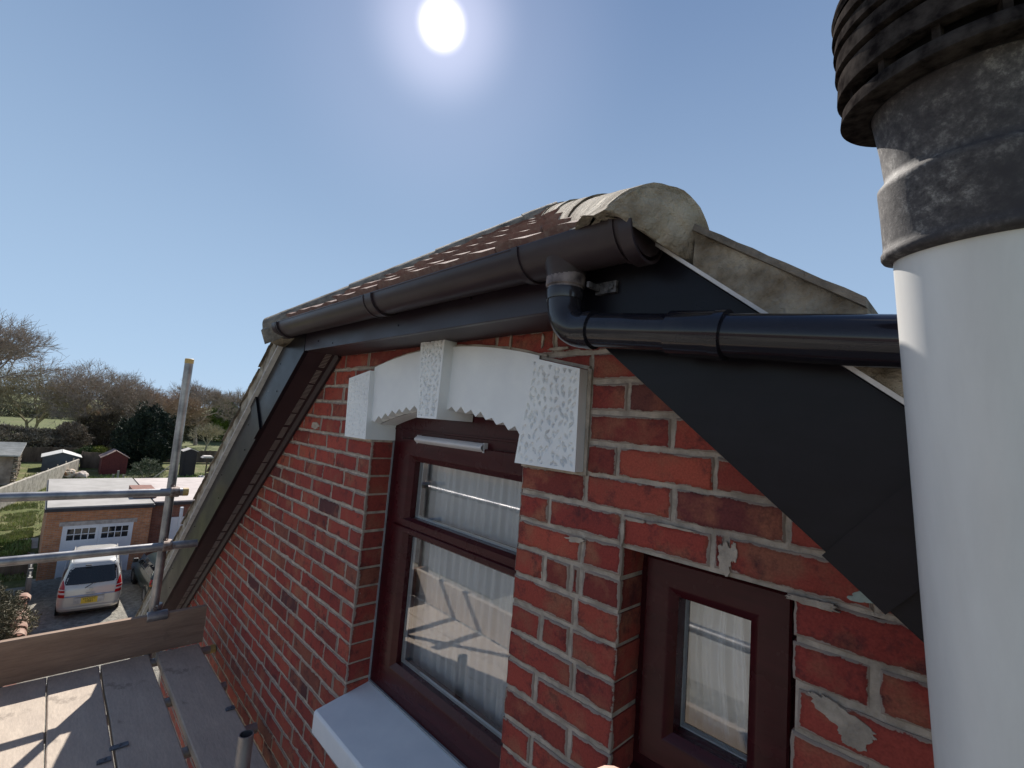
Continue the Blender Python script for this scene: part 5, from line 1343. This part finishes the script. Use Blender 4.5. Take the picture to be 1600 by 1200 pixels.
def leafy(name, label, cat, c, rad, n, size, m, seed, stemh=0, lump=.35, group=None, mtr=None, asp=1.6, cone=0):
    rr = random.Random(seed); t_ = thing(name, label, cat, (c[0], c[1], ZG0), 0, group)
    mb = MB(); C0 = Vector((0, 0, c[2]-ZG0))
    for i in range(n):
        while True:
            v = Vector((rr.uniform(-1, 1), rr.uniform(-1, 1), rr.uniform(-1, 1)))
            if v.length <= 1: break
        v = v.normalized()*(v.length**.45)
        k_ = 1+lump*mnoise.noise(v*2.2+Vector((seed*3.1, 0, 0)))+.5*lump*mnoise.noise(v*5+Vector((0, seed, 0)))
        if mnoise.noise(v*3.3+Vector((seed, 9, 9))) < -.28 and v.length > .75: continue
        wz = 1-cone*max(0, v.z)
        p = C0+Vector((v.x*rad[0]*k_*wz, v.y*rad[1]*k_*wz, v.z*rad[2]*k_))
        if p.z < .02: continue
        s_ = size*rr.uniform(.6, 1.3); a = Vector((rr.gauss(0, 1), rr.gauss(0, 1), rr.gauss(0, 1)+.4)).normalized()+v*.6; a.normalize(); b_ = a.orthogonal().normalized(); b_.rotate(Matrix.Rotation(rr.uniform(0, 6.28), 3, a))
        w = a.cross(b_)
        mb.add([p-b_*s_*.5, p+a*s_*asp*.5-w*s_*.2, p+b_*s_*.5, p+a*s_*asp], [(0, 1, 2, 3)])
    mb.build('foliage', m, t_, local=True, recalc=False)
    mb = MB()
    for i in range(5):
        a = i*1.3; mb.tube([(0, 0, 0), (rad[0]*.25*math.cos(a), rad[1]*.25*math.sin(a), C0.z*.6), (rad[0]*.55*math.cos(a), rad[1]*.55*math.sin(a), C0.z+rad[2]*.3)], [.09*rad[2]/2, .05*rad[2]/2, .02], 5, False)
    mb.build('stem', mtr or mBARK, t_, local=True, recalc=False)
    return t_
mCON = leaf_mat('conifer_needles', (.012, .020, .014), (.026, .040, .026), (.06, .075, .045))
leafy('conifer', 'broad dark evergreen conifer, darkest crown in the gardens', 'tree', (-65, 7.3, ZG0+3.1), (2.8, 2.9, 3.5), 26000, .22, mCON, 3, cone=.25, lump=.4)
leafy('green_tree', 'fresh yellow green leafy tree beside the rake board across the field', 'tree', (-112, 25.2, ZG0+4.2), (3, 2.9, 4.0), 16000, .30, leaf_mat('spring_leaves', (.09, .15, .025), (.15, .22, .04), (.21, .28, .06)), 5)
hd = leaf_mat('dark_hedge', (.12, .10, .075), (.21, .18, .13), (.34, .29, .22))
leafy('hedge_bank', 'tall dark tangled hedge bank behind the log store, left side', 'hedge', (-73, -4.5, ZG0+1.7), (2.2, 5.6, 1.9), 20000, .22, hd, 6, mtr=mBARK)
leafy('hedge_bank', 'dark brown twiggy hedge right of the first bank, behind the grey shed', 'hedge', (-74, 1.0, ZG0+2.0), (1.8, 1.6, 2.1), 10000, .2, leaf_mat('brown_hedge', (.13, .10, .075), (.21, .17, .12), (.34, .27, .20)), 7)
gm = leaf_mat('field_hedge', (.08, .085, .045), (.13, .125, .07), (.19, .17, .11))
leafy('field_hedge', 'olive hedge under the middle bare trees', 'hedge', (-98, 8, ZG0+1.2), (2, 8, 1.6), 16000, .28, gm, 8)
leafy('field_hedge', 'olive scrub right of the scaffold pole at the field edge', 'hedge', (-114, 20, ZG0+2), (2, 5.5, 2.6), 16000, .3, gm, 9)
leafy('field_hedge', 'long far hedge line closing the field at the left', 'hedge', (-185, -20, ZG0+1.5), (5, 34, 2.4), 16000, .5, gm, 10)
leafy('field_hedge', 'long far hedge line closing the field behind the rake board', 'hedge', (-200, 55, ZG0+1.6), (5, 50, 2.7), 20000, .5, gm, 11)
br_ = leaf_mat('brown_scrub', (.06, .045, .03), (.11, .08, .05), (.17, .13, .085))
leafy('brown_scrub', 'rusty brown scrub below the dense bare tree', 'bush', (-80, 4.4, ZG0+2.4), (1.5, 3.4, 2.8), 14000, .16, br_, 12, asp=2.6)
leafy('yellow_shrub', 'low yellow green shrub at the fence left of the red shed', 'bush', (-66, 3.3, ZG0+1.5), (.6, .9, .6), 1800, .13, leaf_mat('yellow_leaves', (.12, .15, .02), (.24, .27, .04)), 13)
leafy('green_shrub', 'green shrub beside the brown fence panel', 'bush', (-66, 2.3, ZG0+1.3), (.6, .9, .8), 2000, .13, leaf_mat('mid_green', (.03, .06, .015), (.06, .10, .03)), 14)
leafy('flowering_shrub', 'small cream flowering shrub behind the garage roof', 'bush', (-48.5, 4.7, ZG0+.6), (.5, .5, .65), 1600, .09, leaf_mat('cream_flowers', (.12, .15, .06), (.42, .40, .25), (.6, .57, .4)), 15)
leafy('variegated_shrub', 'pale variegated shrub in front of the conifer', 'bush', (-53, 6.0, ZG0+1.0), (.9, 1.2, 1.2), 3200, .11, leaf_mat('variegated', (.03, .05, .02), (.10, .13, .06), (.38, .38, .28)), 16)
leafy('ivy_hedge', 'sunlit scrubby ivy hedge left of the driveway', 'hedge', (-18.6, -2.1, ZG0+.75), (3.6, 1.35, .95), 30000, .060, leaf_mat('dry_ivy', (.06, .065, .03), (.15, .135, .08), (.28, .24, .16)), 17, asp=2.2)
# rough grass and weeds over the gardens
def grass(name, rects, n, h, m, seed):
    rr = random.Random(seed); mb = MB()
    for i in range(n):
        x0_, x1_, y0_, y1_ = rects[i % len(rects)]
        x = rr.uniform(x0_, x1_); y = rr.uniform(y0_, y1_)
        dn = mnoise.noise((x*.5, y*.5, 3))+.4*mnoise.noise((x*1.7, y*1.7, 8))
        if dn < -.12: continue
        hh_ = h*rr.uniform(.4, 1.3)*(1+dn); a = rr.uniform(0, 6.28); w = h*.22; dx, dy = math.cos(a), math.sin(a)
        mb.add([(x-dx*w, y-dy*w, ZG0-.01), (x+dx*w, y+dy*w, ZG0-.01), (x+rr.uniform(-1, 1)*h*.5, y+rr.uniform(-1, 1)*h*.5, ZG0+hh_)], [(0, 1, 2)])
    return tag(mb.build(name, m, None, recalc=False), kind='stuff')
grass('grass', [(-44, -26, -4.5, -.85), (-60, -35, -2.0, 12), (-36, -26, -3, -.9)], 42000, .12, leaf_mat('grass_blades', (.15, .20, .05), (.26, .29, .11), (.42, .39, .22)), 1)
grass('weeds', [(-58, -47, .5, 12), (-33, -26.5, -3.4, -.9)], 7000, .20, leaf_mat('weed_leaves', (.11, .18, .04), (.19, .27, .07), (.34, .36, .15)), 2)
# ---------------------------------------------------------------- houses behind the viewer (seen in the glass)
def nhouse(name, label, x0, x1, y0, y1, ze, zr, mw, windows):
    t_ = thing(name, label, 'house', ((x0+x1)/2, (y0+y1)/2, ZG0))
    mb = MB(); mb.box((x0, y0, ZG0), (x1, y1, ze)); mb.build('wall', mw, t_)
    mb = MB(); ym = (y0+y1)/2; mb.prism([(y0-.4, ze-.05), (y1+.4, ze-.05), (y1+.4, ze+.05), (ym, zr), (y0-.4, ze+.05)], x0-.3, x1+.3, ax='x'); rf_ = mb.build('roof', simple(name+'_roof', (.14, .09, .075), .9, .3, 3), t_)
    mb = MB(); mb.box((x0+1, ym-.4, ze), (x0+2, ym+.4, zr+.9)); mb.build('chimney', mORBR2, rf_)
    for (x, z, w, h) in windows:
        mb = MB(); mb.box((x-w/2, y1-.02, z), (x+w/2, y1+.03, z+h)); f_ = mb.build('window', mWPAINT, t_)
        mb = MB(); mb.box((x-w/2+.08, y1+.031, z+.08), (x-.03, y1+.036, z+h-.08)); mb.box((x+.03, y1+.031, z+.08), (x+w/2-.08, y1+.036, z+h-.08)); mb.build('pane', mDGLASS, f_)
nhouse('neighbour_house', 'pale rendered house opposite, seen only in the small window reflection', -9, 3, -25, -15, -2.2, .6, simple('cream_render', (.50, .47, .42), .9, .08, 2), [(-6.5, -4.6, 1.6, 1.2), (-1.5, -4.6, 1.6, 1.2), (-6.5, -7.0, 1.8, 1.3), (-1.5, -7.0, 1.2, 1.3)])

# ---------------------------------------------------------------- the photographer's fingertip at the lower edge
def finger_hand():
    Cm = Vector((1.8151, -.9708, .0987))
    tip = Cm+(CF+CR*(958-800)/729.06-CU*(1229-600)/729.06).normalized()*.155
    dn = (-CU*1.0+CF*.25).normalized(); sd_ = CR
    vs = []; es = []; rs = []
    def v(p, r): vs.append(p); rs.append(r); return len(vs)-1
    palm = tip+dn*.105
    w_ = v(palm+dn*.075, .024); e1 = v(palm+dn*.16-CF*.06, .032); e2 = v(palm+dn*.26-CF*.17, .042); es += [(w_, e1), (e1, e2)]; p0 = v(palm+dn*.02, .026); es.append((w_, p0))
    def chain(off, fwd, lens, r, curl, start=None):
        base = v(palm+sd_*off-dn*.012, .012); es.append((p0, base)); prev = base; pos = vs[base]; d = (-dn+sd_*fwd).normalized()
        for i, l in enumerate(lens):
            pos = pos+d*l; k = v(pos, r*(1-.06*i)); es.append((prev, k)); prev = k; d = (d-CF*curl).normalized()
    b = v(palm-dn*.012, .0115); es.append((p0, b)); m1 = v(tip+dn*.050, .0095); es.append((b, m1)); m2 = v(tip+dn*.026, .0088); es.append((m1, m2)); m3 = v(tip+dn*.006, .0082); es.append((m2, m3)); m4 = v(tip-dn*.002, .0066); es.append((m3, m4))
    chain(.021, .12, (.030, .018, .014), .0090, .55); chain(.040, .2, (.026, .016, .013), .0084, .6); chain(-.022, -.1, (.024, .015, .012), .0082, .6)
    t0 = v(palm+sd_*-.036+dn*.02, .0125); es.append((p0, t0)); t1 = v(palm+sd_*-.056-dn*.002, .0105); es.append((t0, t1)); t2 = v(palm+sd_*-.064-dn*.022, .0095); es.append((t1, t2))
    me = bpy.data.meshes.new('person'); me.from_pydata([tuple(p) for p in vs], es, []); o = bpy.data.objects.new('person', me); C.objects.link(o)
    sk = o.modifiers.new('skin', 'SKIN'); sk.use_smooth_shade = True
    for i, r in enumerate(rs): me.skin_vertices[0].data[i].radius = (r, r)
    me.skin_vertices[0].data[3].use_root = True
    o.modifiers.new('sub', 'SUBSURF').render_levels = 2
    m, t, bb = base_mat('skin'); n_ = noise(t, 90, 4); r_ = ramp(t, n_.outputs[0], [(.3, (.52, .30, .23)), (.7, (.64, .40, .32))]); t.links.new(r_.outputs[0], bb.inputs['Base Color']); bb.inputs['Roughness'].default_value = .5; bb.inputs['Subsurface Weight'].default_value = .1
    me.materials.append(m)
    tag(o, 'fingertip of the photographer poking up at the bottom edge below the small window', 'person')
finger_hand()
